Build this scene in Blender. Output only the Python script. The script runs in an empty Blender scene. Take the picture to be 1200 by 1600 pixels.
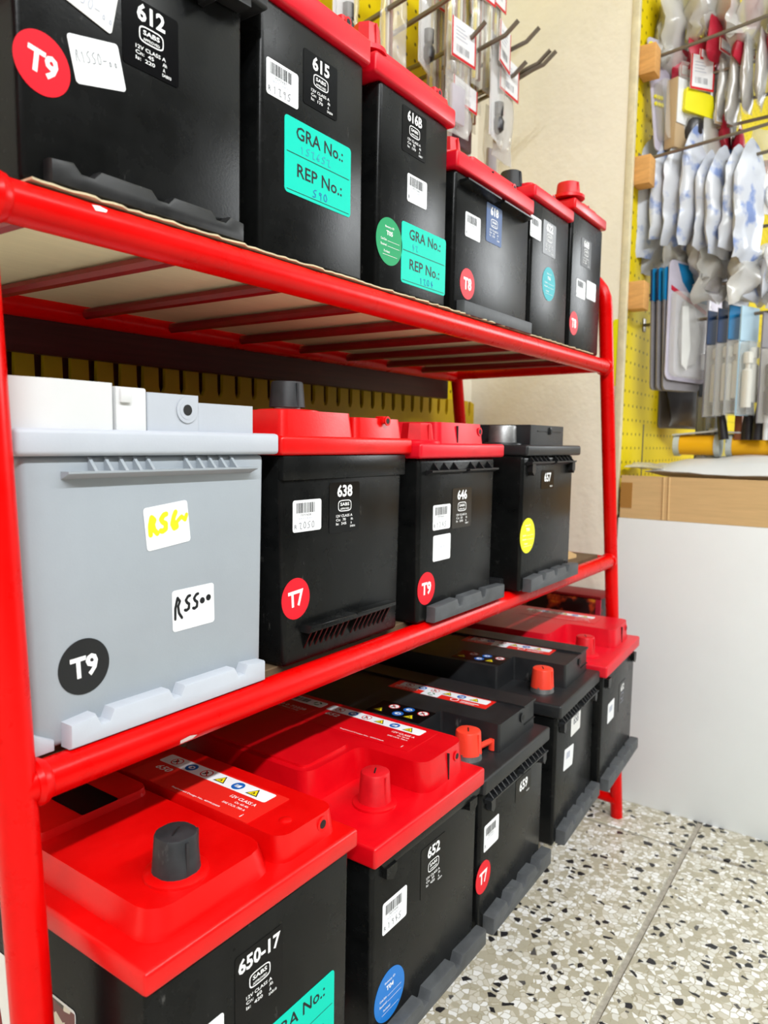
import bpy, bmesh, math, random
from mathutils import Vector, Matrix, noise
random.seed(7)
SC = bpy.context.scene
C = SC.collection
R = math.radians
Z0 = 0.64            # height of the lens above the floor; all heights below are given from floor level

# ------------------------------------------------------------------ camera
cam = bpy.data.cameras.new('camera'); camo = bpy.data.objects.new('camera', cam); C.objects.link(camo)
YAW, PITCH, ROLL = R(34.8), R(-5.5), R(0.9)
fw = Vector((math.cos(YAW)*math.cos(PITCH), math.sin(YAW)*math.cos(PITCH), math.sin(PITCH)))
rt = Vector((math.sin(YAW), -math.cos(YAW), 0)); up = rt.cross(fw)
r2 = rt*math.cos(ROLL)+up*math.sin(ROLL); u2 = -rt*math.sin(ROLL)+up*math.cos(ROLL)
m = Matrix((r2, u2, -fw)).transposed().to_4x4(); m.translation = (0, 0, Z0)
camo.matrix_world = m
cam.sensor_fit = 'VERTICAL'; cam.sensor_height = 36; cam.sensor_width = 27; cam.lens = 1150/1600*36
cam.clip_start = 0.01
cam.dof.use_dof = True; cam.dof.focus_distance = 0.56; cam.dof.aperture_fstop = 11
SC.camera = camo

# ------------------------------------------------------------------ world, lamps, exposure
w = bpy.data.worlds.new('shop_ambient'); SC.world = w; w.use_nodes = True
w.node_tree.nodes['Background'].inputs[0].default_value = (0.96, 0.985, 1.0, 1)
w.node_tree.nodes['Background'].inputs[1].default_value = 0.03
def tube_lamp(name, loc, sx, sy, power):
    l = bpy.data.lights.new(name, 'AREA'); l.shape = 'RECTANGLE'; l.size = sx; l.size_y = sy; l.energy = power
    l.color = (0.955, 0.985, 1.0)
    o = bpy.data.objects.new(name, l); C.objects.link(o); o.location = loc
    return o
tube_lamp('ceiling_tube_lamp', (-1.75, -1.62, 2.72), 2.8, 0.10, 165)
tube_lamp('ceiling_tube_lamp', (0.95, -1.62, 2.72), 2.2, 0.10, 60)
# unseen area light added at the far aisle end, for sheen on black battery fronts
sheen_obj = tube_lamp('added_sheen_light', (4.19, -1.60, 1.65), 1.3, 1.0, 44); sheen_obj.rotation_euler = (R(90), 0, R(90)); sheen_obj.data.color = (0.93, 0.97, 1.0)
SC.view_settings.view_transform = 'Standard'; SC.view_settings.look = 'None'
SC.view_settings.exposure = 0.24; SC.view_settings.gamma = 1; SC.view_settings.use_curve_mapping = False

# ------------------------------------------------------------------ materials
M = {}
def srgb(c):
    return tuple((v/255/12.92 if v/255 <= .04045 else ((v/255+.055)/1.055)**2.4) for v in c)+(1,)
def mat(name, col, rough=.5, spec=.5, metal=0, var=.0, vscale=40, bump=0, bscale=300, alpha=1, scuff=0, coat=0, stretch=(1,1,1)):
    if name in M: return M[name]
    m = bpy.data.materials.new(name); m.use_nodes = True; M[name] = m
    nt = m.node_tree; N = nt.nodes; L = nt.links; b = N['Principled BSDF']
    c = srgb(col)
    b.inputs['Base Color'].default_value = c; b.inputs['Roughness'].default_value = rough
    b.inputs['Specular IOR Level'].default_value = spec; b.inputs['Metallic'].default_value = metal
    b.inputs['Alpha'].default_value = alpha; b.inputs['Coat Weight'].default_value = coat
    if var or bump or scuff:
        tc = N.new('ShaderNodeTexCoord'); mp = N.new('ShaderNodeMapping'); L.new(tc.outputs['Object'], mp.inputs[0]); mp.inputs['Scale'].default_value = stretch
    if var or scuff:
        n = N.new('ShaderNodeTexNoise'); n.inputs['Scale'].default_value = vscale; n.inputs['Detail'].default_value = 6; n.inputs['Roughness'].default_value = .65
        L.new(mp.outputs[0], n.inputs[0])
        r = N.new('ShaderNodeValToRGB')
        lo = [max(0, v*(1-var)) for v in c[:3]]; hi = [min(1, v*(1+var)+.02*var) for v in c[:3]]
        r.color_ramp.elements[0].position = .3; r.color_ramp.elements[1].position = .72
        r.color_ramp.elements[0].color = (*lo, 1); r.color_ramp.elements[1].color = (*hi, 1)
        L.new(n.outputs['Fac'], r.inputs[0]); out = r.outputs[0]
        if scuff:
            n2 = N.new('ShaderNodeTexNoise'); n2.inputs['Scale'].default_value = 55; n2.inputs['Detail'].default_value = 9; n2.inputs['Roughness'].default_value = .75
            mp2 = N.new('ShaderNodeMapping'); mp2.inputs['Scale'].default_value = (1, 1, .35); mp2.inputs['Rotation'].default_value = (.1, .5, .2)
            L.new(tc.outputs['Object'], mp2.inputs[0]); L.new(mp2.outputs[0], n2.inputs[0])
            r2 = N.new('ShaderNodeValToRGB'); r2.color_ramp.elements[0].position = .64; r2.color_ramp.elements[1].position = .80
            r2.color_ramp.elements[1].color = (scuff, scuff, scuff, 1)
            L.new(n2.outputs['Fac'], r2.inputs[0])
            mx = N.new('ShaderNodeMix'); mx.data_type = 'RGBA'
            L.new(r2.outputs[0], mx.inputs[0]); L.new(out, mx.inputs[6]); mx.inputs[7].default_value = (.55, .53, .5, 1); out = mx.outputs[2]
            rr = N.new('ShaderNodeMapRange'); rr.inputs[3].default_value = rough-.08; rr.inputs[4].default_value = rough+.14
            L.new(n.outputs['Fac'], rr.inputs[0]); L.new(rr.outputs[0], b.inputs['Roughness'])
        L.new(out, b.inputs['Base Color'])
    if bump:
        n3 = N.new('ShaderNodeTexNoise'); n3.inputs['Scale'].default_value = bscale; n3.inputs['Detail'].default_value = 4
        L.new(mp.outputs[0], n3.inputs[0]); bp = N.new('ShaderNodeBump'); bp.inputs['Strength'].default_value = bump; bp.inputs['Distance'].default_value = .002
        L.new(n3.outputs['Fac'], bp.inputs['Height']); L.new(bp.outputs[0], b.inputs['Normal'])
    return m
mat('black_case', (9, 10, 10), .24, .13, var=.35, vscale=14, scuff=.24, bump=.03, bscale=500)
mat('black_soft', (18, 18, 20), .40, .35, var=.3, vscale=30, scuff=.3, bump=.03, bscale=700)
mat('charcoal_lid', (27, 28, 30), .40, .4, var=.2, vscale=30, scuff=.3, bump=.05, bscale=800)
mat('red_lid', (210, 0, 1), .30, .36, var=.10, vscale=18, scuff=.05, bump=.04, bscale=700)
mat('crimson_lid', (210, 0, 16), .30, .38, var=.10, vscale=18, scuff=.06, bump=.04, bscale=700)
mat('pink_red_lid', (212, 4, 32), .36, .38, var=.12, vscale=18, scuff=.10, bump=.04, bscale=700)
mat('grey_case', (150, 157, 164), .45, .4, var=.05, vscale=10, scuff=.08, bump=.03, bscale=700)
mat('grey_lid', (176, 181, 190), .45, .4, var=.05, vscale=12, bump=.03, bscale=700)
mat('white_plastic', (206, 207, 208), .4, .4, var=.03, vscale=10)
mat('red_paint', (212, 0, 0), .26, .17, var=.08, vscale=25, scuff=.05, bump=.08, bscale=60)
mat('slat_maroon', (128, 6, 12), .35, .5, var=.15, vscale=40)
mat('dark_hole', (8, 8, 9), .6)
mat('cap_black', (34, 36, 39), .5, .4, var=.25, vscale=120, scuff=.3)
mat('cap_red', (205, 8, 24), .42, .5, var=.12, vscale=60, scuff=.1)
mat('cap_orange', (240, 62, 40), .42, .5, var=.08, vscale=60)
mat('lead', (150, 150, 150), .45, .5, metal=.8, var=.2, vscale=150)
mat('paper_white', (232, 233, 236), .45, .4)
mat('paper_aged', (222, 221, 219), .5, .4)
mat('label_black', (7, 7, 9), .20, .13)
mat('label_brown', (34, 29, 24), .25, .25)
mat('label_blue', (30, 70, 124), .35, .12)
mat('label_teal', (0, 200, 176), .5, .15)
mat('sticker_red', (220, 20, 38), .45, .2)
mat('sticker_black', (22, 24, 27), .4, .4)
mat('sticker_green', (12, 146, 90), .45, .15)
mat('sticker_blue', (10, 112, 196), .4, .4)
mat('sticker_yellow', (228, 226, 0), .45, .4)
mat('sticker_aqua', (40, 164, 174), .45, .15)
mat('ink_white', (238, 238, 238), .5, .3)
mat('ink_black', (16, 18, 22), .5, .3)
mat('ink_grey', (120, 122, 128), .6, .3)
mat('ink_pale', (178, 182, 196), .6, .3)
mat('ink_blue', (40, 96, 170), .6, .3)
mat('ink_faint_blue', (60, 150, 180), .6, .3)
mat('ink_highlighter', (222, 236, 30), .6, .3)
mat('ink_red', (206, 20, 30), .5, .3)
mat('ink_maroon', (120, 10, 14), .5, .3)
mat('sign_yellow', (238, 214, 20), .5, .3)
mat('sign_blue', (20, 92, 176), .5, .3)
mat('sign_green', (40, 120, 70), .5, .3)
mat('strip_red', (222, 34, 26), .4, .4)
mat('cream_wall', (240, 234, 218), .8, .2, var=.07, vscale=4, bump=.5, bscale=70)
mat('far_wall', (214, 212, 206), .8, .2, var=.05, vscale=2)
mat('shop_wall', (84, 82, 80), .8, .2, var=.05, vscale=2)
mat('black_dusty', (24, 24, 25), .38, .35, var=.3, vscale=60, scuff=.6)
mat('dusty_foot', (70, 72, 75), .5, .4, var=.3, vscale=40, scuff=.45)
mat('yellow_board', (196, 164, 6), .55, .4, var=.12, vscale=9)
mat('maroon_plank', (66, 14, 16), .5, .3, var=.3, vscale=30, stretch=(.2, 1, 6))
mat('melamine', (222, 208, 170), .6, .3, var=.05, vscale=60, stretch=(.25, 4, 4))
mat('low_bounce_brown', (104, 84, 62), .75, .2, var=.15, vscale=50)  # cream board browned to cut bounced light and deepen the shade below
mat('cardboard', (208, 174, 124), .8, .2, var=.08, vscale=30, stretch=(.4, .4, 6))
mat('cardboard_pale', (196, 182, 150), .85, .2, var=.2, vscale=90)
mat('packing_tape', (176, 128, 66), .3, .5, alpha=.9)
mat('white_board', (240, 245, 246), .45, .4, var=.02, vscale=6)
mat('wood_block', (214, 160, 96), .7, .2, var=.15, vscale=30, stretch=(1, 1, 5))
mat('wood_trim', (220, 210, 178), .6, .3, var=.15, vscale=40)
mat('wire_steel', (128, 122, 112), .35, .5, metal=.7)
mat('grout', (160, 154, 142), .9, .1, var=.25, vscale=160)
mat('clear_film', (226, 226, 222), .12, .6, alpha=.30)
mat('milky_film', (214, 212, 208), .2, .6, alpha=.62)
mat('white_tube', (232, 230, 220), .35, .5)
mat('silver_pack', (176, 172, 172), .3, .5, metal=.35, var=.2, vscale=40)
mat('red_card', (190, 36, 62), .4, .4, var=.1, vscale=30)
mat('blue_card', (18, 116, 168), .4, .4, var=.1, vscale=20)
mat('navy_card', (24, 54, 96), .4, .4)
mat('pale_blue_card', (176, 206, 224), .4, .4)
mat('grey_card', (128, 124, 128), .5, .3, var=.1, vscale=30)
mat('lilac_card', (186, 180, 196), .5, .3, var=.1, vscale=20)
mat('kraft_card', (190, 164, 128), .6, .3)
mat('yellow_part', (236, 226, 24), .4, .4)
mat('dark_part', (38, 36, 40), .35, .5)
mat('maroon_part', (70, 34, 44), .4, .4)
mat('copper_part', (150, 92, 60), .4, .4, metal=.4)
mat('orange_yellow', (250, 184, 8), .45, .4)
mat('spool_grey', (196, 204, 204), .45, .4)

def tex_material(name, build):
    m = bpy.data.materials.new(name); m.use_nodes = True; M[name] = m
    build(m.node_tree, m.node_tree.nodes, m.node_tree.links, m.node_tree.nodes['Principled BSDF']); return m
def _terrazzo(nt, N, L, b):
    tc = N.new('ShaderNodeTexCoord')
    nz = N.new('ShaderNodeTexNoise'); nz.inputs['Scale'].default_value = 60; L.new(tc.outputs['Object'], nz.inputs[0])
    ad = N.new('ShaderNodeMixRGB'); ad.blend_type = 'ADD'; ad.inputs[0].default_value = .006
    L.new(tc.outputs['Object'], ad.inputs[1]); L.new(nz.outputs['Color'], ad.inputs[2])
    def vor(scale, feat):
        v = N.new('ShaderNodeTexVoronoi'); v.feature = feat; v.inputs['Scale'].default_value = scale; L.new(ad.outputs[0], v.inputs['Vector']); return v
    def ramp(src, stops, const=True):
        r = N.new('ShaderNodeValToRGB'); r.color_ramp.interpolation = 'CONSTANT' if const else 'LINEAR'
        e = r.color_ramp.elements
        while len(e) < len(stops): e.new(.5)
        for k, (p, c) in enumerate(stops): e[k].position = p; e[k].color = c
        L.new(src, r.inputs[0]); return r
    def mix(f, a, c):
        x = N.new('ShaderNodeMix'); x.data_type = 'RGBA'; L.new(f, x.inputs[0]); L.new(a, x.inputs[6]); L.new(c, x.inputs[7]); return x.outputs[2]
    va = vor(125, 'F1'); ve = vor(125, 'DISTANCE_TO_EDGE')
    sep = N.new('ShaderNodeSeparateColor'); L.new(va.outputs['Color'], sep.inputs[0])
    base = ramp(sep.outputs[0], [(0, srgb((172, 166, 146))), (.30, srgb((208, 206, 196))), (.55, srgb((226, 226, 222))), (.80, srgb((196, 191, 176)))])
    edge = ramp(ve.outputs['Distance'], [(0, (1,)*4), (.055, (0, 0, 0, 1))])
    matrix = ramp(nz.outputs['Fac'], [(.3, srgb((152, 144, 120))), (.7, srgb((184, 177, 155)))], False)
    c1 = mix(edge.outputs[0], base.outputs[0], matrix.outputs[0])
    # dark angular chips
    vb = vor(88, 'F1'); vbe = vor(88, 'DISTANCE_TO_EDGE')
    sb = N.new('ShaderNodeSeparateColor'); L.new(vb.outputs['Color'], sb.inputs[0])
    pick = ramp(sb.outputs[1], [(0, (0, 0, 0, 1)), (.80, (1,)*4)])
    core = ramp(vbe.outputs['Distance'], [(0, (0, 0, 0, 1)), (.16, (1,)*4)])
    mu = N.new('ShaderNodeMath'); mu.operation = 'MULTIPLY'; L.new(pick.outputs[0], mu.inputs[0]); L.new(core.outputs[0], mu.inputs[1])
    dk = ramp(sb.outputs[2], [(0, srgb((38, 38, 40))), (.7, srgb((82, 80, 78)))])
    c2 = mix(mu.outputs[0], c1, dk.outputs[0])
    L.new(c2, b.inputs['Base Color']); b.inputs['Roughness'].default_value = .34; b.inputs['Specular IOR Level'].default_value = .4
tex_material('terrazzo', _terrazzo)
def _peg(nt, N, L, b, col=(226, 202, 10)):
    # small perforations of a pegboard, regular grid in board coordinates
    tc = N.new('ShaderNodeTexCoord'); sp = N.new('ShaderNodeSeparateXYZ'); L.new(tc.outputs['Object'], sp.inputs[0])
    def cell(src):
        a = N.new('ShaderNodeMath'); a.operation = 'MULTIPLY'; a.inputs[1].default_value = 1/.0254; L.new(src, a.inputs[0])
        f = N.new('ShaderNodeMath'); f.operation = 'FRACT'; L.new(a.outputs[0], f.inputs[0])
        s = N.new('ShaderNodeMath'); s.operation = 'SUBTRACT'; s.inputs[1].default_value = .5; L.new(f.outputs[0], s.inputs[0])
        p = N.new('ShaderNodeMath'); p.operation = 'POWER'; p.inputs[1].default_value = 2; L.new(s.outputs[0], p.inputs[0]); return p.outputs[0]
    s = N.new('ShaderNodeMath'); s.operation = 'ADD'; L.new(cell(sp.outputs[0]), s.inputs[0]); L.new(cell(sp.outputs[2]), s.inputs[1])
    lt = N.new('ShaderNodeMath'); lt.operation = 'LESS_THAN'; lt.inputs[1].default_value = .012; L.new(s.outputs[0], lt.inputs[0])
    n = N.new('ShaderNodeTexNoise'); n.inputs['Scale'].default_value = 7; L.new(tc.outputs['Object'], n.inputs[0])
    r = N.new('ShaderNodeValToRGB'); r.color_ramp.elements[0].color = srgb((206, 180, 0)); r.color_ramp.elements[1].color = srgb((234, 210, 4)); L.new(n.outputs['Fac'], r.inputs[0])
    x = N.new('ShaderNodeMix'); x.data_type = 'RGBA'; L.new(lt.outputs[0], x.inputs[0]); L.new(r.outputs[0], x.inputs[6]); x.inputs[7].default_value = srgb((90, 74, 10))
    L.new(x.outputs[2], b.inputs['Base Color']); b.inputs['Roughness'].default_value = .6; b.inputs['Specular IOR Level'].default_value = .12
tex_material('yellow_pegboard', _peg)
def _sachet(nt, N, L, b):
    tc = N.new('ShaderNodeTexCoord'); n = N.new('ShaderNodeTexNoise'); n.inputs['Scale'].default_value = 34; n.inputs['Detail'].default_value = 3
    oi = N.new('ShaderNodeObjectInfo'); ad = N.new('ShaderNodeVectorMath'); ad.operation = 'ADD'
    L.new(tc.outputs['Object'], ad.inputs[0]); L.new(oi.outputs['Random'], ad.inputs[1]); L.new(ad.outputs[0], n.inputs[0])
    r = N.new('ShaderNodeValToRGB'); e = r.color_ramp.elements
    e[0].position = .56; e[0].color = srgb((198, 202, 212)); e[1].position = .68; e[1].color = srgb((126, 146, 196)); L.new(n.outputs['Fac'], r.inputs[0])
    L.new(r.outputs[0], b.inputs['Base Color']); b.inputs['Roughness'].default_value = .3
tex_material('sachet_print', _sachet)
def _flame(nt, N, L, b):
    tc = N.new('ShaderNodeTexCoord'); n = N.new('ShaderNodeTexNoise'); n.inputs['Scale'].default_value = 40; n.inputs['Detail'].default_value = 6
    L.new(tc.outputs['Object'], n.inputs[0]); r = N.new('ShaderNodeValToRGB'); e = r.color_ramp.elements
    e[0].position = .52; e[0].color = srgb((22, 14, 14)); e[1].position = .72; e[1].color = srgb((236, 170, 40)); k = e.new(.6); k.color = srgb((170, 54, 22))
    L.new(n.outputs['Fac'], r.inputs[0]); L.new(r.outputs[0], b.inputs['Base Color']); b.inputs['Roughness'].default_value = .3
tex_material('flame_print', _flame)
def _blotch(nt, N, L, b):
    tc = N.new('ShaderNodeTexCoord'); n = N.new('ShaderNodeTexVoronoi'); n.inputs['Scale'].default_value = 130
    L.new(tc.outputs['Object'], n.inputs['Vector']); sp = N.new('ShaderNodeSeparateColor'); L.new(n.outputs['Color'], sp.inputs[0])
    r = N.new('ShaderNodeValToRGB'); r.color_ramp.interpolation = 'CONSTANT'; e = r.color_ramp.elements
    e[0].position = 0; e[0].color = srgb((214, 206, 190)); e[1].position = .45; e[1].color = srgb((96, 22, 30)); k = e.new(.75); k.color = srgb((48, 30, 26))
    L.new(sp.outputs[0], r.inputs[0]); L.new(r.outputs[0], b.inputs['Base Color']); b.inputs['Roughness'].default_value = .35
tex_material('blotch_print', _blotch)

# ------------------------------------------------------------------ object helpers
def prop(o, label=None, cat=None, group=None, kind=None):
    if label: o['label'] = label
    if cat: o['category'] = cat
    if group: o['group'] = group
    if kind: o['kind'] = kind
    return o
def thing(name, label, cat, loc=(0, 0, 0), rz=0, group=None):
    o = bpy.data.objects.new(name, None); C.objects.link(o); o.location = loc; o.rotation_euler = (0, 0, rz)
    o.empty_display_size = .03
    return prop(o, label, cat, group)
def link(name, me, mats, parent=None, smooth=True, loc=None, rot=None):
    if not isinstance(mats, (list, tuple)): mats = [mats]
    for k in mats: me.materials.append(M[k] if isinstance(k, str) else k)
    if smooth and len(me.polygons):
        me.shade_smooth(); me.set_sharp_from_angle(angle=R(38))
    o = bpy.data.objects.new(name, me); C.objects.link(o)
    if parent: o.parent = parent
    if loc: o.location = loc
    if rot: o.rotation_euler = rot
    return o
def from_bm(name, bm, mats, parent=None, **k):
    bmesh.ops.recalc_face_normals(bm, faces=bm.faces)
    me = bpy.data.meshes.new(name); bm.to_mesh(me); bm.free()
    return link(name, me, mats, parent, **k)
def bevel(bm, geom, off, seg=2):
    if off > 0: bmesh.ops.bevel(bm, geom=geom, offset=off, segments=seg, affect='EDGES', clamp_overlap=True, profile=.5)
def add_box(bm, lo, hi, bev=0, seg=2, taper=0, tz=None):
    vs = [bm.verts.new((x, y, z)) for z in (lo[2], hi[2]) for y in (lo[1], hi[1]) for x in (lo[0], hi[0])]
    if taper:
        for v in vs[:4]:
            v.co.x += taper if v.co.x == lo[0] else -taper
    F = [bm.faces.new([vs[i] for i in q]) for q in ((0, 2, 3, 1), (4, 5, 7, 6), (0, 1, 5, 4), (2, 6, 7, 3), (0, 4, 6, 2), (1, 3, 7, 5))]
    if bev:
        bevel(bm, list({e for f in F for e in f.edges}), bev, seg)
def box(name, lo, hi, mats, parent=None, bev=0, seg=2, taper=0, **k):
    bm = bmesh.new(); add_box(bm, lo, hi, bev, seg, taper); return from_bm(name, bm, mats, parent, **k)
def add_prism(bm, poly, a, b, axis='z', bev=0, seg=2, vbev=0, vseg=3, inset=0):
    """polygon extruded from a to b; axis z: poly=(x,y); axis y: poly=(x,z); axis x: poly=(y,z)"""
    def P(p, t): return {'z': (p[0], p[1], t), 'y': (p[0], t, p[1]), 'x': (t, p[0], p[1])}[axis]
    n = len(poly); cx = sum(p[0] for p in poly)/n; cy = sum(p[1] for p in poly)/n
    lo = [bm.verts.new(P(p, a)) for p in poly]
    hi = [bm.verts.new(P((p[0]+(inset if p[0] < cx else -inset), p[1]+(inset if p[1] < cy else -inset)), b)) for p in poly]
    fl = bm.faces.new(lo[::-1]); fh = bm.faces.new(hi); S = []
    for i in range(n):
        j = (i+1) % n; S.append(bm.faces.new((lo[i], lo[j], hi[j], hi[i])))
    bmesh.ops.recalc_face_normals(bm, faces=[fl, fh]+S)
    if vbev:
        ve = [e for e in {e for f in S for e in f.edges} if e not in fl.edges[:] and e not in fh.edges[:]]
        r = bmesh.ops.bevel(bm, geom=ve, offset=vbev, segments=vseg, affect='EDGES', clamp_overlap=True, profile=.5)
    if bev:
        if fh.is_valid: bevel(bm, list(fh.edges), bev, seg)
    return bm
def prism(name, poly, a, b, mats, parent=None, axis='z', bev=0, seg=2, vbev=0, inset=0, **k):
    bm = bmesh.new(); add_prism(bm, poly, a, b, axis, bev, seg, vbev, inset=inset); return from_bm(name, bm, mats, parent, **k)
def add_lathe(bm, prof, n=20, ctr=(0, 0, 0), axis='z', flat=None, cap=True):
    rings = []
    for (r, t) in prof:
        ring = []
        for i in range(n):
            a = 2*math.pi*i/n; rr = r*(flat(a) if flat else 1)
            p = (rr*math.cos(a), rr*math.sin(a), t)
            p = {'z': p, 'y': (p[0], p[2], p[1]), 'x': (p[2], p[0], p[1])}[axis]
            ring.append(bm.verts.new((p[0]+ctr[0], p[1]+ctr[1], p[2]+ctr[2])))
        rings.append(ring)
    for a, b in zip(rings, rings[1:]):
        for i in range(n): bm.faces.new((a[i], a[(i+1) % n], b[(i+1) % n], b[i]))
    if cap: bm.faces.new(rings[0][::-1]); bm.faces.new(rings[-1])
def lathe(name, prof, mats, parent=None, n=20, ctr=(0, 0, 0), axis='z', flat=None, **k):
    bm = bmesh.new(); add_lathe(bm, prof, n, ctr, axis, flat); return from_bm(name, bm, mats, parent, **k)
def add_tube(bm, pts, r, n=10, closed_ends=True, radii=None):
    pts = [Vector(p) for p in pts]; rings = []
    t0 = (pts[1]-pts[0]).normalized(); ref = Vector((0, 0, 1)) if abs(t0.z) < .9 else Vector((1, 0, 0))
    nrm = t0.cross(ref).normalized()
    for i, p in enumerate(pts):
        t = ((pts[min(i+1, len(pts)-1)]-pts[max(i-1, 0)])).normalized()
        nrm = (nrm-t*nrm.dot(t)).normalized(); bn = t.cross(nrm); rr = radii[i] if radii else r
        rings.append([bm.verts.new(p+(nrm*math.cos(2*math.pi*k/n)+bn*math.sin(2*math.pi*k/n))*rr) for k in range(n)])
    for a, b in zip(rings, rings[1:]):
        for i in range(n): bm.faces.new((a[i], a[(i+1) % n], b[(i+1) % n], b[i]))
    if closed_ends: bm.faces.new(rings[0][::-1]); bm.faces.new(rings[-1])
def tube(name, pts, r, mats, parent=None, n=10, **k):
    bm = bmesh.new(); add_tube(bm, pts, r, n); return from_bm(name, bm, mats, parent, **k)

# ------------------------------------------------------------------ flat print (lettering, symbols)
_tc = {}
def text_geo(s, bold):
    key = (s, bold)
    if key in _tc: return _tc[key]
    cu = bpy.data.curves.new('t', 'FONT'); cu.body = s; cu.size = 1; cu.offset = bold; cu.align_x = 'CENTER'; cu.align_y = 'CENTER'; cu.resolution_u = 2
    ob = bpy.data.objects.new('t', cu); C.objects.link(ob); bpy.context.view_layer.update()
    me = bpy.data.meshes.new_from_object(ob.evaluated_get(bpy.context.evaluated_depsgraph_get()))
    vs = [(v.co.x, v.co.y) for v in me.vertices]; fs = [tuple(p.vertices) for p in me.polygons]
    bpy.data.objects.remove(ob); bpy.data.curves.remove(cu); bpy.data.meshes.remove(me)
    xs = [v[0] for v in vs]; ys = [v[1] for v in vs]
    cx, cy = (min(xs)+max(xs))/2, (min(ys)+max(ys))/2; W, H = max(xs)-min(xs), max(ys)-min(ys)
    _tc[key] = ([(x-cx, y-cy) for x, y in vs], fs, W, H); return _tc[key]
HW = {'0': [[(.5, 1), (.15, .75), (.15, .25), (.5, 0), (.85, .25), (.85, .75), (.5, 1)]], '1': [[(.3, .75), (.55, 1), (.5, 0)]],
 '2': [[(.15, .8), (.5, 1), (.85, .75), (.15, 0), (.9, .05)]], '3': [[(.15, .9), (.6, 1), (.8, .75), (.45, .55), (.85, .3), (.5, 0), (.1, .1)]],
 '4': [[(.6, 1), (.1, .4), (.9, .4)], [(.65, .7), (.6, 0)]], '5': [[(.85, 1), (.3, .95), (.2, .55), (.6, .6), (.8, .3), (.5, 0), (.1, .1)]],
 '6': [[(.7, 1), (.25, .55), (.2, .15), (.55, 0), (.8, .25), (.5, .48), (.22, .3)]], '7': [[(.1, .95), (.9, 1), (.4, 0)]],
 '8': [[(.5, .52), (.2, .75), (.5, 1), (.8, .75), (.5, .52), (.15, .25), (.5, 0), (.85, .25), (.5, .52)]], '9': [[(.8, .75), (.5, 1), (.2, .75), (.5, .5), (.8, .75), (.65, 0)]],
 'R': [[(.2, 0), (.25, 1), (.7, .95), (.75, .65), (.3, .5), (.9, 0)]], '-': [[(.1, .45), (.9, .5)]], '.': [[(.45, .06), (.55, .08)]], 'o': [[(.5, .5), (.2, .25), (.5, 0), (.8, .25), (.5, .5)]],
 'e': [[(.2, .3), (.75, .35), (.5, .55), (.2, .25), (.5, 0), (.8, .12)]], ' ': []}
class Print:
    def __init__(s): s.v = []; s.f = []; s.m = []; s.mats = []
    def mi(s, k):
        if k not in s.mats: s.mats.append(k)
        return s.mats.index(k)
    def poly(s, pts, k, lay=0):
        b = len(s.v); y = -.00012-.00006*lay-len(s.f)*2e-7
        s.v += [(p[0], y, p[1]) for p in pts]; s.f.append(tuple(range(b, b+len(pts)))); s.m.append(s.mi(k)); return s
    def rect(s, x0, z0, x1, z1, k, lay=0): return s.poly([(x0, z0), (x1, z0), (x1, z1), (x0, z1)], k, lay)
    def disc(s, x, z, rx, k, lay=0, rz=None, n=20):
        rz = rz or rx; return s.poly([(x+rx*math.cos(2*math.pi*i/n), z+rz*math.sin(2*math.pi*i/n)) for i in range(n)], k, lay)
    def ring(s, x, z, rx, rz, t, k, lay=0, n=24, p=2.0):
        o = []; i_ = []
        for i in range(n):
            a = 2*math.pi*i/n; c, d = math.cos(a), math.sin(a); e = 2/p
            cc = math.copysign(abs(c)**e, c); dd = math.copysign(abs(d)**e, d)
            o.append((x+rx*cc, z+rz*dd)); i_.append((x+(rx-t)*cc, z+(rz-t)*dd))
        for i in range(n):
            j = (i+1) % n; s.poly([o[i], o[j], i_[j], i_[i]], k, lay)
        return s
    def text(s, t, x, z, h, k, width=None, bold=.012, lay=0, sx=1, slant=0, ang=0):
        vs, fs, W, H = text_geo(t, bold); sc = h/H; sw = (width/W) if width else sc*sx
        b = len(s.v); y = -.00012-.00006*lay; ca, sa = math.cos(ang), math.sin(ang)
        for (a, c) in vs:
            px, pz = a*sw+slant*c*sc, c*sc
            s.v.append((x+px*ca-pz*sa, y, z+px*sa+pz*ca))
        s.f += [tuple(i+b for i in f) for f in fs]; s.m += [s.mi(k)]*len(fs); return s
    def stroke(s, pts, wd, k, lay=0):
        for (a, b) in zip(pts, pts[1:]):
            dx, dz = b[0]-a[0], b[1]-a[1]; L = math.hypot(dx, dz) or 1e-6; nx, nz = -dz/L*wd/2, dx/L*wd/2
            s.poly([(a[0]+nx, a[1]+nz), (a[0]-nx, a[1]-nz), (b[0]-nx, b[1]-nz), (b[0]+nx, b[1]+nz)], k, lay)
        for p in pts: s.disc(p[0], p[1], wd/2, k, lay+.3, n=8)
        return s
    def hand(s, t, x, z, h, adv, wd, k, lay=0, ang=0):
        ca, sa = math.cos(ang), math.sin(ang)
        for i, ch in enumerate(t):
            for st in HW.get(ch, []):
                # Catmull-like smoothing: insert midpoints
                pts = [((i*adv)+p[0]*adv*.85, p[1]*h) for p in st]
                q = [pts[0]]
                for a, b in zip(pts, pts[1:]): q += [((a[0]+b[0])/2, (a[1]+b[1])/2)]
                q.append(pts[-1])
                s.stroke([(x+a*ca-b*sa, z+a*sa+b*ca) for a, b in q], wd, k, lay)
        return s
    def build(s, name, parent):
        me = bpy.data.meshes.new(name); me.from_pydata(s.v, [], s.f); me.polygons.foreach_set('material_index', s.m); me.update()
        return link(name, me, s.mats, parent, smooth=False)
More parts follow.
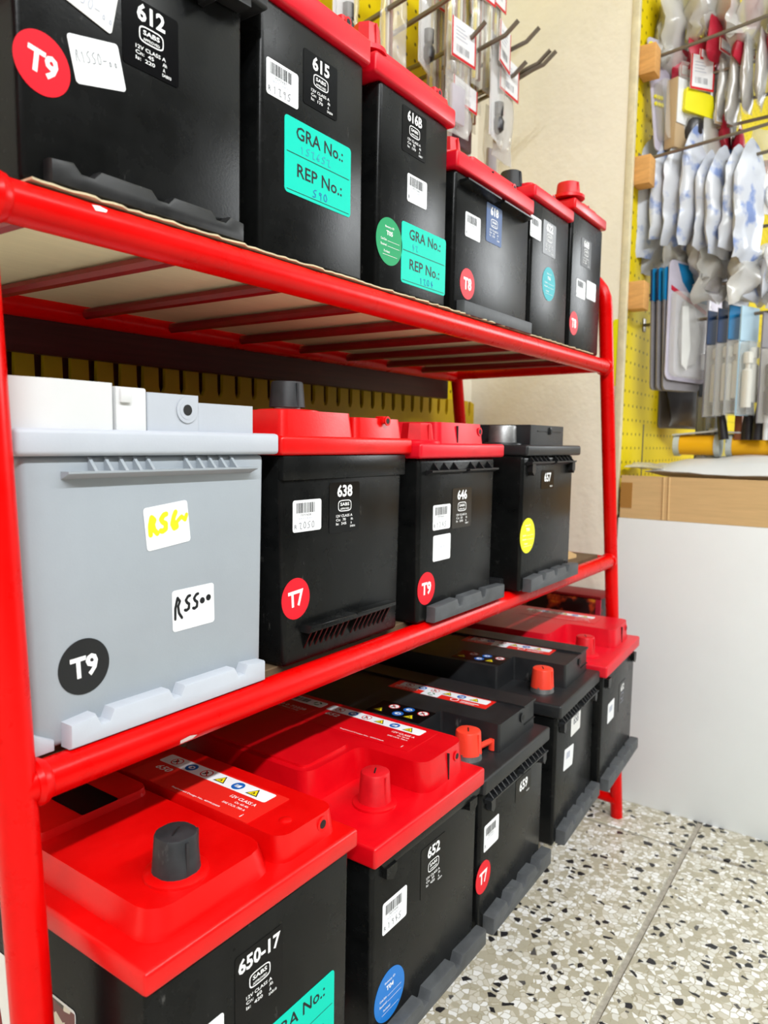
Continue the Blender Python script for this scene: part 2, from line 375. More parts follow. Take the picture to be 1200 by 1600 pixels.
def rrect(w, h, r, n=4):
    pts = []
    for cx, cz, a0 in ((w/2-r, h/2-r, 0), (-w/2+r, h/2-r, 90), (-w/2+r, -h/2+r, 180), (w/2-r, -h/2+r, 270)):
        for i in range(n+1):
            a = R(a0+90*i/n); pts.append((cx+r*math.cos(a), cz+r*math.sin(a)))
    return pts
FRONT, TOPD, SIDE = 'front', 'top', 'side'
def sticker(name, parent, pos, w, h, k, r=.002, ang=0, on=FRONT, disc=False, t=.00025):
    """thin paper sticker; pos in the coordinates of its battery; on the front face, on top (reading towards the front) or on the -X side"""
    if disc: poly = [(w/2*math.cos(2*math.pi*i/40), h/2*math.sin(2*math.pi*i/40)) for i in range(40)]
    else: poly = rrect(w, h, r)
    bm = bmesh.new(); add_prism(bm, poly, -t, .0, 'y')
    o = from_bm(name, bm, k, parent, smooth=False)
    o.location = pos
    if on == FRONT: o.rotation_euler = (0, -ang, 0)
    elif on == TOPD: o.rotation_euler = (R(-90), 0, R(-90)+ang)
    elif on == SIDE: o.rotation_euler = (0, 0, R(-90))
    return o
def ink(parent, p, name='lettering'):
    o = p.build(name, parent); o.location = (0, -.00025, 0); return o
def sabs_label(parent, x, z, num, cn, isn, code, w=.039, h=.038, k='label_black', y=-.0001, rot=0, inkk='ink_white'):
    o = sticker('battery_rating_label', parent, (x, y, z), w, h, k, ang=rot)
    p = Print(); s = w/.039
    p.text(num, 0, h*.33, .0098*s if len(num) < 4 else .0092*s, inkk, width=min(.0195 if len(num) < 4 else .0235, .0345)*s if len(num) < 6 else .034*s, bold=.03)
    p.ring(0, .0012*s, .0086*s, .0046*s, .0007*s, inkk, p=4)
    p.text('SABS', 0, .0024*s, .0026*s, inkk, width=.0115*s, bold=.02)
    p.text('APPROVED', 0, -.0012*s, .0016*s, inkk, width=.0115*s, bold=.012)
    for t, dx, zz, ww in (('12V CLASS A', -.0005, -.0068, .021), ('Cn:  %s' % cn, -.0048, -.0099, .0125), ('Is:  %s' % isn, -.0044, -.0130, .0132), ('Ah', .0092, -.0099, .003), ('A', .0086, -.0130, .0016), (code, .0105, -.0158, .0066)):
        p.text(t, dx*s, zz*s, .0021*s if t != code else .0017*s, inkk, width=ww*s, bold=.012)
    ink(o, p); return o
def barcode(parent, x, z, price='2050', w=.0325, h=.0238, k='paper_white', y=-.0001, ang=0, num='7077458', hand='ink_grey'):
    o = sticker('barcode_price_sticker', parent, (x, y, z), w, h, k, ang=ang)
    p = Print(); s = w/.0325; rn = random.Random(num); u = -.0125*s
    while u < .0085*s:
        b = rn.choice((.0004, .0007, .0011))*s; p.rect(u, .0022*s, u+b, .0098*s, 'ink_black'); u += b+rn.choice((.0005, .0008))*s
    p.text(num, -.002*s, .0006*s, .0016*s, 'ink_grey', width=.012*s, bold=0)
    p.text('BATTERY', -.002*s, -.002*s, .0012*s, 'ink_pale', width=.016*s, bold=0)
    p.text('R', -.0132*s, -.0078*s, .0034*s, 'ink_grey', bold=.01)
    if price: p.hand(price, -.010*s, -.0098*s, .0052*s, .0048*s, .0005*s, hand)
    ink(o, p); return o
def tdisc(parent, x, z, t, k='sticker_red', d=.0305, y=-.0001, ang=0):
    o = sticker('round_code_sticker', parent, (x, y, z), d, d, k, disc=True, ang=ang)
    p = Print(); p.text(t, 0, 0, d*.40, 'ink_white', width=d*.54, bold=.035); ink(o, p); return o
def id_disc(parent, x, z, t, k, d=.042, y=-.0001, ang=0):
    o = sticker('round_battery_id_sticker', parent, (x, y, z), d, d, k, disc=True, ang=ang)
    p = Print(); p.text('Battery ID', 0, d*.29, d*.055, 'ink_white', width=d*.34); p.text(t, 0, d*.17, d*.10, 'ink_white', width=d*.24, bold=.03)
    for i, (tt, zz) in enumerate((('Code Date', .0), ('Received', -.11), ('Purchased', -.24))):
        p.text(tt, -d*.22+(.12*d if i == 2 else 0), d*zz+d*.02, d*.05, 'ink_white', width=d*.22)
        p.rect(-d*.08 if i < 2 else -d*.26, d*zz-(0 if i < 2 else .06*d), d*.38 if i < 2 else d*.30, d*zz+.0003-(0 if i < 2 else .06*d), 'ink_white')
    ink(o, p); return o
def gra(parent, x, z, a, b, y=-.0001, w=.0765, h=.0525, ang=0):
    o = sticker('teal_record_sticker', parent, (x, y, z), w, h, 'label_teal', r=.003, ang=ang)
    p = Print()
    p.text('GRA No.:', .001, .0175, .0092, 'ink_black', width=.054, bold=.012); p.text('REP No.:', .001, -.0085, .0092, 'ink_black', width=.052, bold=.012)
    p.rect(-.036, .0018, .036, .0023, 'ink_black'); p.rect(-.036, -.0240, .036, -.0236, 'ink_black')
    p.hand(a, -.022, .0045, .0052, .006, .0006, 'ink_faint_blue'); p.hand(b, -.008, -.0225, .0056, .0062, .0007, 'ink_blue')
    ink(o, p); return o
def icon(p, kind, x, z, r, lay=1):
    if kind == 'ban':
        p.disc(x, z, r, 'ink_white', lay); p.ring(x, z, r, r, r*.18, 'ink_red', lay+1); p.disc(x-r*.1, z+.1*r, r*.30, 'ink_black', lay+1, n=10); p.stroke([(x-r*.4, z-r*.4), (x+r*.1, z)], r*.25, 'ink_black', lay+1)
        p.stroke([(x-r*.62, z+r*.62), (x+r*.62, z-r*.62)], r*.16, 'ink_red', lay+2)
    elif kind == 'blue':
        p.disc(x, z, r, 'sign_blue', lay); p.ring(x, z, r*.6, r*.45, r*.22, 'ink_white', lay+1); p.disc(x-.25*r, z, r*.2, 'ink_white', lay+1, n=8)
    elif kind == 'book':
        p.disc(x, z, r, 'sign_blue', lay); p.poly([(x-.5*r, z-.35*r), (x+.05*r, z-.45*r), (x+.05*r, z+.25*r), (x-.5*r, z+.35*r)], 'ink_pale', lay+1); p.poly([(x+.1*r, z-.45*r), (x+.55*r, z-.3*r), (x+.55*r, z+.35*r), (x+.1*r, z+.25*r)], 'ink_white', lay+1)
    elif kind == 'warn':
        p.poly([(x-r*1.1, z-r*.8), (x+r*1.1, z-r*.8), (x, z+r*1.0)], 'ink_black', lay); p.poly([(x-r*.82, z-r*.64), (x+r*.82, z-r*.64), (x, z+r*.70)], 'sign_yellow', lay+1)
        p.stroke([(x-r*.2, z-r*.45), (x, z), (x+r*.2, z-r*.4)], r*.16, 'ink_black', lay+2)
    elif kind == 'recycle':
        for a in range(3):
            t = a*2.094+.3; p.stroke([(x+r*.6*math.cos(t+q*.35), z+r*.6*math.sin(t+q*.35)) for q in range(4)], r*.3, 'sign_green', lay+1)
ICONS = ('ban', 'blue', 'ban', 'warn', 'book', 'warn')
def strip_label(parent, pos, num, w=.128, h=.052, k='strip_red', base=True, extra=False):
    """warning strip on top of a lid, reads towards the front of the shelf"""
    o = sticker('warning_strip_label', parent, pos, w, h, k, r=.001, on=TOPD)
    p = Print(); zt = h/2-.0085
    p.poly([(x-.004+w*.0, z+zt) for x, z in rrect(w*.90, .0135, .002)], 'paper_white', 0)
    for i, kd in enumerate(ICONS): icon(p, kd, -w*.37+i*w*.133, zt, .0052, 1)
    p.text(num, -w*.36, zt-.0135, .0065, 'ink_white', width=.0155, bold=.02, slant=.2)
    p.text('12V CLASS A', w*.31, zt-.0130, .0034, 'ink_white', width=.025, bold=.012)
    p.text('Cn: 60 Ah', w*.335, zt-.0180, .0022, 'ink_white', width=.013, bold=.01); p.text('SAE CCA: 700 A', w*.31, zt-.0225, .0022, 'ink_white', width=.022, bold=.01)
    p.text('Registered Design No. 4099/2009', w*.06, -h*.40, .0022, 'ink_white', width=.05, bold=.008); p.text('i', w*.42, -h*.38, .004, 'ink_white')
    ink(o, p, 'warning_print'); return o
def thin_strip(parent, pos, w=.125, h=.027):
    o = sticker('warning_strip_label', parent, pos, w, h, 'strip_red', r=.0005, on=TOPD)
    p = Print(); p.poly([(x+.002, z+.0045) for x, z in rrect(w*.90, .0135, .002)], 'paper_white', 0)
    for i, kd in enumerate(ICONS): icon(p, kd, -w*.36+i*w*.135+.002, .0045, .0052, 1)
    p.poly([(x-.008, z-.0075) for x, z in rrect(.022, .0125, .001)], 'paper_white', 1); icon(p, 'recycle', -.008, -.0075, .006, 2)
    p.text('0860 72228', -.042, -.0045, .0035, 'ink_white', width=.03); p.text('South Africa Only', -.042, -.0095, .0025, 'ink_white', width=.028)
    p.ring(.022, -.0075, .005, .005, .001, 'ink_white', 0); p.rect(.030, -.0085, .052, -.0070, 'ink_white'); p.rect(.030, -.0115, .048, -.0105, 'ink_white')
    ink(o, p, 'warning_print'); return o
def icon_cluster(parent, pos):
    o = sticker('warning_icon_sticker', parent, pos, .066, .036, 'label_black', r=.001, on=TOPD)
    p = Print()
    for i, (kd, x, z) in enumerate((('warn', -.022, -.007), ('ban', -.013, .008), ('blue', .001, -.007), ('blue', .005, .009), ('warn', .016, -.007), ('ban', .023, .008))): icon(p, kd, x, z, .0062, 0)
    ink(o, p, 'warning_print'); return o

# ------------------------------------------------------------------ the room
floor = prop(box('floor', (-3.4, -2.4, -.03), (4.2, .75, -.003), 'grout'), kind='structure')
GX, GY, TS = 1.197, .236, .62
for i in range(-8, 5):
    for j in range(-4, 1):
        x0, y0 = GX+(i)*TS, GY+(j)*TS
        if x0 > 4 or x0+TS < -3.3: continue
        box('terrazzo_tile', (x0+.004, y0+.004, -.02), (min(x0+TS-.004, 4.2), min(y0+TS-.004, .745), 0), 'terrazzo', floor, bev=.0012, seg=1)
prop(box('wall_back', (-3.4, .70, 0), (1.42, .78, 2.75), 'cream_wall'), kind='structure')
prop(box('wall_end', (1.302, .412, 0), (1.42, .70, 2.75), 'cream_wall'), kind='structure')
prop(box('wall_side', (1.42, .42, 0), (4.2, .50, 2.75), 'cream_wall'), kind='structure')
prop(box('ceiling', (-3.4, -2.4, 2.75), (4.2, .78, 2.8), 'white_board'), kind='structure')
prop(box('wall_far', (4.2, -2.4, 0), (4.28, .50, 2.75), 'far_wall'), kind='structure')
prop(box('wall_near', (-3.48, -2.4, 0), (-3.4, .78, 2.75), 'shop_wall'), kind='structure')
prop(box('wall_front', (-3.48, -2.48, 0), (4.28, -2.4, 2.75), 'shop_wall'), kind='structure')
# yellow paint mark on the end wall
pm = prism('paint_mark', rrect(.012, .115, .005), 0, .0006, 'sticker_yellow', bpy.data.objects['wall_end'], axis='x')
pm.location = (1.3014, .418, Z0+.16)

# ------------------------------------------------------------------ the red tube rack
RY, RB, TR = .358, .625, .0105
ZT, ZM, ZB = Z0+.112, Z0-.180, Z0-.4855
rack = thing('display_rack', 'red painted tubular steel rack with three shelf levels holding the batteries', 'rack', (.19, RY, 0))
def rp(p): return (p[0]-.19, p[1]-RY, p[2])
def fx(z): return max(1.062, 1.058+(Z0+.204-z)*.2095)          # the right end frame splays outwards towards the floor
def arc_frame(xf, top, dx):
    pts = [(xf(0), RY, 0), (xf(top-.05), RY, top-.05)]
    for i in range(1, 7):
        a = R(15*i); pts.append((xf(top-.05+.05*math.sin(a)), RY+.05-.05*math.cos(a), top-.05+.05*math.sin(a)))
    for i in range(1, 7):
        a = R(15*i); pts.append((xf(top)+dx, RB-.05+.05*math.sin(a), top-.05+.05*math.cos(a)))
    pts += [(xf(0)+dx, RB, 0)]
    return [rp(p) for p in pts]
tube('end_frame', arc_frame(fx, Z0+.245, .03), TR*.95, 'red_paint', rack, n=18)
tube('end_frame', arc_frame(lambda z: .1808+(Z0+.024-z)*.0408, Z0+.245, 0), TR, 'red_paint', rack, n=18)
for z, x0 in ((ZT, .178), (ZM, .190), (ZB, .203)):
    x1 = fx(z)
    tube('front_rail', [rp((x0, RY, z)), rp((x1, RY, z))], TR, 'red_paint', rack, n=18)
    tube('back_rail', [rp((x0, RB, z)), rp((x1+.03, RB, z))], TR, 'red_paint', rack, n=14)
    tube('side_rail', [rp((x1-.006, RY, z)), rp((x1+.024, RB, z))], TR*.7, 'red_paint', rack, n=12)
    for sx, xx in ((x0, .19), (x1, None)):
        lathe('weld_bead', [(.0112, -.004), (.0128, -.0015), (.0122, .002), (.0108, .004)], 'red_paint', rack, n=14, ctr=rp((sx+(.011 if xx else -.011), RY, z)), axis='x')
tube('side_rail', [rp((fx(.035)-.004, RY, .035)), rp((fx(.035)+.026, RB, .035))], TR*.8, 'red_paint', rack, n=12)
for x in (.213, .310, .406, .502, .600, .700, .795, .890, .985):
    tube('slat', [rp((x, RY, ZT-.001)), rp((x, RB, ZT-.001))], .0048, 'slat_maroon', rack, n=8)  # top slats in a darker red than the rails
for z in (ZM, ZB):
    for x in (.35, .6, .85): tube('slat', [rp((x, RY, z-.002)), rp((x, RB, z-.002))], .0055, 'red_paint', rack, n=8)
# paint chips on the front rail
for (x, a, l) in ((.236, .6, .008), (.288, -.5, .012), (.236, 0, .0)):
    if not l: continue
    zc = ZT if a > 0 else ZM
    bm = bmesh.new()
    vs = [bm.verts.new((x-.19+u*l, -math.cos(a+v*.22)*(TR+.0003), zc+math.sin(a+v*.22)*(TR+.0003))) for u, v in ((0, -1), (.8, -.7), (1, .2), (.5, .9), (-.1, .5))]
    bm.faces.new(vs); from_bm('paint_chip', bm, 'paper_aged', rack)
# shelf boards
prop(box('shelf_board', (.199, .371, Z0+.1165), (1.062, .612, Z0+.1222), 'melamine', bev=.0008, seg=1), 'pale wood-grain board under the top row of batteries', 'shelf board')
prop(box('shelf_board', (.203, .371, Z0-.1765), (1.115, .612, Z0-.1692), 'low_bounce_brown', bev=.0008, seg=1), 'pale board carrying the middle row with the grey battery', 'shelf board')
prop(box('shelf_board', (.206, .371, Z0-.4815), (1.17, .612, Z0-.4732), 'low_bounce_brown', bev=.0008, seg=1), 'board low in the rack under the bottom row of batteries', 'shelf board')
# torn cardboard liner on the top shelf, front edge ragged
bm = bmesh.new(); rn = random.Random(3); ed = []
for i in range(90):
    x = .203+i*(.70-.203)/89; ed.append((x, .3505+rn.uniform(-.0018, .0018)))
poly = ed+[(.70, .60), (.203, .60)]
add_prism(bm, poly, Z0+.12255, Z0+.12365, 'z'); prop(from_bm('cardboard_liner', bm, 'cardboard_pale', smooth=False), 'torn strip of cardboard between the top shelf and its tall batteries', 'cardboard')
bm = bmesh.new(); ed = [(.71+i*.29/49, .3515+rn.uniform(-.0018, .0018)) for i in range(50)]
add_prism(bm, ed+[(1.0, .60), (.71, .60)], Z0+.12255, Z0+.12365, 'z'); prop(from_bm('cardboard_liner', bm, 'cardboard_pale', smooth=False), 'thin cardboard under the three batteries at the far end of the top shelf', 'cardboard')
bm = bmesh.new(); add_prism(bm, [(.955, .40), (1.06, .385), (1.09, .41), (1.085, .52), (.96, .53)], Z0-.1690, Z0-.164, 'z')
prop(from_bm('cardboard_scrap', bm, 'cardboard', smooth=False), 'loose scrap of brown cardboard on the middle shelf beyond the dark battery', 'cardboard')

# ------------------------------------------------------------------ batteries
TQ = .9676
TOPZ, MIDZ, BOTZ = Z0+.1256, Z0-.1688, Z0-.4728
class Bat: pass
def battery(name, label, x0, y0, z0, w, d, h, case='black_case', lid='red_lid', rot=0, group=None, taper=.004, rim=.018, ol=.004, orr=.006, of=.004, bev=.004):
    b = Bat(); b.x0, b.y0, b.z0, b.w, b.d, b.h, b.rim, b.lid = x0, y0, z0, w, d, h, rim, lid
    b.r = thing(name, label, 'battery', (x0, y0, z0), R(rot), group)
    if z0 == TOPZ: b.r.location = (x0*TQ, .358, Z0+.1237); b.r.scale = (TQ, 1, TQ)
    b.case = box('case', (0, 0, 0), (w, d, h), case, b.r, bev=bev, seg=3, taper=taper)
    b.rimo = box('lid_rim', (-ol, -of, h), (w+orr, d+of, h+rim), lid, b.r, bev=.0028, seg=3)
    b.top = h+rim
    return b
def P_(b, X, z, s=1.0): return X*s-b.x0, Z0+z*s-b.z0
def cap(b, x, y, z, r, h, k, ring=True, slot=True, rk=None, n=24, sides=0):
    if ring: lathe('terminal_ring', [(r*1.38, -.002), (r*1.36, .0018), (r*1.16, .0032)], rk or b.lid, b.r, n=28, ctr=(x, y, z))
    z1 = z+(.003 if ring else 0)
    fl = (lambda a: 1-.05*max(0, math.cos(4*a))**2) if not sides else None
    c = lathe('terminal_cap', [(r*1.02, 0), (r, .0012), (r*.90, h-.0016), (r*.86, h-.0004), (r*.80, h)], k, b.r, n=sides or n, ctr=(x, y, z1), flat=fl)
    if slot:
        q = box('slot', (-r*.36, -.0006, 0), (r*.36, .0006, .0003), 'dark_hole', c); q.location = (x, y, z1+h); q.rotation_euler = (0, 0, .5)
        for a in (R(-100), R(-20)):
            q = box('seam', (-.0009, -.0005, 0), (.0009, .0006, h*.92), k, c); q.location = (x+r*.94*math.cos(a), y+r*.94*math.sin(a), z1); q.rotation_euler = (0, 0, a+R(90))
    return c
def ledge(b, x0, x1, h=.016, p=.010, notch=3, z=.002, k='black_soft', nw=.0065, nh=.0075, at=None, tb=.0022):
    """moulded hold-down foot along the bottom with square notches"""
    pts = [(x0, z), (x1, z), (x1, z+h*.9)]
    L = x1-x0; seg = L/(notch+1)
    for c in sorted(at or [x0+seg*i for i in range(1, notch+1)], reverse=True):
        pts += [(c+nw, z+h), (c+nw*.45, z+h-nh), (c-nw*.45, z+h-nh), (c-nw, z+h)]
    pts += [(x0, z+h*.9)]
    bm = bmesh.new(); add_prism(bm, pts, .0005, -p, 'y', bev=tb, seg=2)
    return from_bm('hold_down_foot', bm, k, b.r)
def rib_bar(b, x0, x1, z, n=5, gap=True, k='black_soft', p=.007, hang=0):
    bm = bmesh.new(); xm = (x0+x1)/2
    segs = ((x0, xm-.004), (xm+.004, x1)) if gap else ((x0, x1),)
    for a, c in segs:
        add_prism(bm, [(0, z-.003), (-p, z), (-p, z+.0016), (0, z+.0016)], a, c, 'x')
        for i in range(n):
            x = a+(c-a)*(i+.7)/(n+.4)
            add_prism(bm, [(0, z+.0016), (-p*.9, z+.0016), (0, z+.0085)], x-.0008, x+.0008, 'x')
    if hang:
        for a in (x0+.004, x1-.010): add_prism(bm, [(a, z), (a+.009, z), (a+.009, z-hang*.7), (a+.005, z-hang), (a, z-hang*.7)], 0, -p*.8, 'y')
    return from_bm('rib_bar', bm, k, b.r)
def hole(b, x, y, z, r=.003, ringk=None, parent=None):
    lathe('vent_hole_rim', [(r*1.7, 0), (r*1.7, -.0008), (r*1.05, -.0008)], ringk or b.lid, b.r, n=20, ctr=(x, y, z), axis='y')
    lathe('vent_hole', [(r, .002), (r, -.0010)], 'dark_hole', b.r, n=16, ctr=(x, y, z), axis='y')
def deck(b, poly, h, z=None, bev=.0035, vbev=.006, inset=.002, k=None, name='lid_deck'):
    z = b.top-.001 if z is None else z
    return prism(name, poly, z, z+h+.001, k or b.lid, b.r, bev=bev, seg=3, vbev=vbev, inset=inset)
def ln_deck(b, xl, yc, ph, xr=.012, groove=None, vbev=.008, hx=.024, x2=.012):
    w, d = b.w, b.d
    deck(b, [(xl, .008), (w-xr+.006, .008), (w-xr+.006, d-.012), (x2, d-.012), (x2, yc), (xl, yc)], ph, vbev=vbev)
    if groove: box('deck_groove', (groove, .0076, b.top+.001), (groove+.0012, .0104, b.top+ph-.003), 'dark_hole', b.r)
    hole(b, w-hx, .0090, b.top+ph*.62, .0026)

# ---- top shelf
G1 = 'batteries on the top shelf'
b = battery('car_battery', 'large black battery marked 612 with two white price stickers, on the top shelf', .2080, .370, TOPZ, .1545, .21, .1515, lid='black_soft', group=G1, taper=.001, ol=.010, orr=.012, of=.012)
deck(b, [(.006, .006), (.150, .006), (.150, .20), (.006, .20)], .022)
tdisc(b.r, *P_(b, .222, .1857), 'T9', d=.0308, ang=R(-8))
o = sticker('price_sticker', b.r, (P_(b, .2537, .1987)[0], -.0001, P_(b, .2537, .1987)[1]), .0316, .0238, 'paper_white', ang=R(13))
p = Print(); p.hand('R1550-oo', -.0135, -.001, .0058, .0034, .0004, 'ink_grey'); ink(o, p)
o = sticker('price_sticker', b.r, (P_(b, .2476, .2331)[0], -.0004, P_(b, .2476, .2331)[1]), .036, .0252, 'paper_aged', ang=R(-12.5))
p = Print(); p.text('9800R', .004, .0035, .0034, 'ink_grey', bold=0); p.hand('R1550-oo', -.015, -.0085, .0062, .0042, .0005, 'ink_pale'); ink(o, p)
sabs_label(b.r, *P_(b, .2893, .2255), '612', 45, 220, 'SAB03')
ledge(b, .013, .148, h=.0135, p=.0075, notch=3, z=.001, k='black_dusty', nw=.008, nh=.0045, at=(.034, .083, .128))
bm = bmesh.new(); add_prism(bm, [(.085, .1515), (.150, .1515), (.150, .146), (.122, .144), (.120, .136), (.116, .136), (.114, .144), (.085, .148)], -.0005, -.012, 'y', bev=.001); from_bm('lid_lip', bm, 'black_soft', b.r)

b = battery('car_battery', 'narrow black battery marked 615 with a teal record sticker and a red lid', .3785, .370, TOPZ, .1170, .20, .1700, lid='pink_red_lid', group=G1, taper=-.001, rim=.0200, ol=.003, orr=.0040)
deck(b, [(.008, .006), (.112, .006), (.112, .19), (.008, .19)], .007)
deck(b, [(.096, .006), (.107, .006), (.107, .02), (.096, .02)], .013, vbev=.002); hole(b, .102, .0055, b.top+.0075, .0022)
cap(b, .03, .05, b.top+.006, .012, .02, 'cap_red')
barcode(b.r, *P_(b, .400, .2448), '1295', num='7077437')
sabs_label(b.r, *P_(b, .4412, .2594), '615', 35, 170, 'SAB04')
gra(b.r, *P_(b, .4402, .1998), '152652', '590')

b = battery('car_battery', 'narrow black battery marked 616B with green round and teal record stickers', .5170, .370, TOPZ, .1130, .20, .1690, lid='pink_red_lid', group=G1, taper=-.001, rim=.0170, ol=.0115, orr=.0065)
deck(b, [(-.006, -.001), (.113, -.001), (.113, .19), (-.006, .19)], .0062, inset=.0015, vbev=.003)
deck(b, [(.094, .004), (.106, .004), (.106, .02), (.094, .02)], .010, vbev=.002, z=b.top+.004); hole(b, .100, .0035, b.top+.0095, .0022)
cap(b, .0000, .014, b.top+.005, .0120, .0185, 'cap_red', sides=8)
sabs_label(b.r, *P_(b, .5700, .2678), '616B', 35, 170, 'SAB07', k='label_black')
barcode(b.r, *P_(b, .5763, .2207), None, num='7077440')
id_disc(b.r, *P_(b, .5337, .1677), 'T05', 'sticker_green', d=.0395)
gra(b.r, *P_(b, .5905, .1640), '42', '1204')

b = battery('car_battery', 'low wide black battery marked 618 with a blue label and a T8 sticker', .6450, .370, TOPZ, .1740, .21, .1365, lid='pink_red_lid', group=G1, taper=-.001, rim=.0165, ol=.0040, orr=.0045)
ln_deck(b, .050, .05, .013, xr=.02, groove=.095, vbev=.004)
cap(b, .016, .02, b.top, .0150, .0150, 'cap_red', sides=8)
barcode(b.r, *P_(b, .6822, .2153), None, num='7077441', w=.032)
sabs_label(b.r, *P_(b, .7292, .2285), '618', 43, 250, 'SAB08', k='label_blue', w=.0362, h=.0395)
tdisc(b.r, *P_(b, .6735, .1574), 'T8')
rib_bar(b, .008, .160, .1265, n=3, k='black_case', p=.010)
ledge(b, .008, .172, h=.015, p=.009, notch=0, z=-.001, k='dusty_foot')

b = battery('car_battery', 'black battery with an aqua round sticker, fifth on the top shelf', .8265, .370, TOPZ, .1170, .20, .1585, lid='pink_red_lid', group=G1, taper=-.001, rim=.0145, ol=.0020, orr=.0060)
deck(b, [(.006, .004), (.112, .004), (.112, .19), (.006, .19)], .006)
hole(b, .070, .0035, b.top+.004, .002)
cap(b, .0050, .030, b.top, .0135, .020, 'cap_black', ring=False)
barcode(b.r, *P_(b, .8372, .2515), None, num='7077443', w=.031, h=.0245)
o = sabs_label(b.r, *P_(b, .8790, .2475), '622', 45, 300, 'SAB10', w=.040, h=.0395)
id_disc(b.r, *P_(b, .8819, .1945), 'T06', 'sticker_aqua', d=.0405)

b = battery('car_battery', 'black battery with two small white stickers at the far end of the top shelf', .9545, .370, TOPZ, .1180, .20, .1775, lid='crimson_lid', group=G1, taper=-.001, rim=.0145, ol=.0035, orr=.0035)
deck(b, [(.004, .004), (.114, .004), (.114, .19), (.004, .19)], .0060)
deck(b, [(.055, .006), (.114, .006), (.114, .06), (.055, .06)], .010, vbev=.004); hole(b, .070, .0055, b.top+.006, .002)
cap(b, -.001+.012, .012, b.top+.004, .0155, .016, 'cap_red', ring=True)
sabs_label(b.r, *P_(b, 1.0080, .2575), '668', 60, 400, 'SAB12', w=.0385, h=.037)
barcode(b.r, *P_(b, .9930, .2076), None, num='7077444', w=.0335)
sticker('price_sticker', b.r, (P_(b, 1.0335, .2118)[0], -.0001, P_(b, 1.0335, .2118)[1]), .0365, .0245, 'paper_white')
tdisc(b.r, *P_(b, .9715, .1593), 'T8', d=.031)

# ---- middle shelf
G2 = 'batteries on the middle shelf'
b = battery('car_battery', 'light grey battery with a black T9 sticker and handwritten R5500 price', .1995, .364, MIDZ, .1765, .27, .1583, case='grey_case', lid='grey_lid', group=G2, taper=.0035, rim=.0145, ol=.004, orr=.0105, of=.005)
deck(b, [(.0790, .0), (.1180, .0), (.1180, .24), (.0790, .24)], .0225, vbev=.0012, bev=.0015, inset=0)
deck(b, [(.1170, .0005), (.1665, .0005), (.1665, .24), (.1170, .24)], .0182, vbev=.0015, bev=.0015, inset=0)
hole(b, .108, -.0002, Z0+.0172-MIDZ, .0034)
lathe('port_ring', [(.0080, .0), (.0080, -.0006), (.0074, -.0006)], 'grey_lid', b.r, n=28, ctr=(.108, -.0002, Z0+.0172-MIDZ), axis='y')
q = prism('vent_cover', [(-.0025, .005), (.020, -.0005), (.0560, -.0005), (.0560, .12), (-.0025, .12)], b.top, b.top+.0260, 'white_plastic', b.r, bev=.004, seg=3, vbev=.002)
prism('vent_cover_clip', [(.0575, -.0003), (.0775, -.0003), (.0775, .12), (.0575, .12)], b.top, b.top+.0245, 'white_plastic', b.r, bev=.001, seg=2)
box('clip_recess', (.0562, .003, b.top), (.0745, .1195, b.top+.0235), 'white_plastic', b.r, bev=.0005)
box('clip_tab', (.0595, -.0022, b.top+.0155), (.0665, .001, b.top+.0235), 'white_plastic', b.r, bev=.0006)
bm = bmesh.new(); zz = Z0-.0195-MIDZ
add_prism(bm, [(0, zz-.0035), (-.0075, zz-.0003), (-.0075, zz+.0008), (0, zz+.0008)], .023, .163, 'x')
for x in (.040, .050, .0595, .069, .078, .106, .116, .1255, .135, .1445): add_prism(bm, [(0, zz+.0008), (-.0070, zz+.0008), (0, zz+.0085)], x-.001, x+.001, 'x')
from_bm('rib_bar', bm, 'grey_case', b.r)
ledge(b, .0195, .1685, h=.0155, p=.0095, z=.0, k='grey_lid', nw=.0055, nh=.0060, at=(.041, .0915, .1455))
bm = bmesh.new(); add_prism(bm, [(.0, .0), (.014, .0), (.014, .006), (.003, .012), (.0, .012)], .004, -.003, 'y', bev=.0015); from_bm('corner_foot', bm, 'grey_lid', b.r)
o = sticker('price_sticker', b.r, (P_(b, .2917, -.0532)[0], -.0001, P_(b, .2917, -.0532)[1]), .0330, .0262, 'paper_white', ang=R(6))
p = Print(); p.hand('R56', -.0145, -.0035, .0105, .0082, .0033, 'ink_highlighter'); p.stroke([(.008, .0015), (.011, .0035), (.0135, .001), (.015, .004)], .0026, 'ink_highlighter', .5); ink(o, p)
o = sticker('price_sticker', b.r, (P_(b, .3115, -.1076)[0], -.0001, P_(b, .3115, -.1076)[1]), .0340, .0262, 'paper_white', ang=R(1))
p = Print(); p.hand('R', -.0165, -.005, .0135, .0088, .0019, 'ink_black'); p.hand('55', -.0078, -.0015, .0095, .0066, .0020, 'ink_black')
p.disc(.0070, .003, .0021, 'ink_black'); p.disc(.0122, .004, .0021, 'ink_black'); ink(o, p)
tdisc(b.r, *P_(b, .2335, -.1274), 'T9', 'sticker_black', d=.0315, ang=R(3))

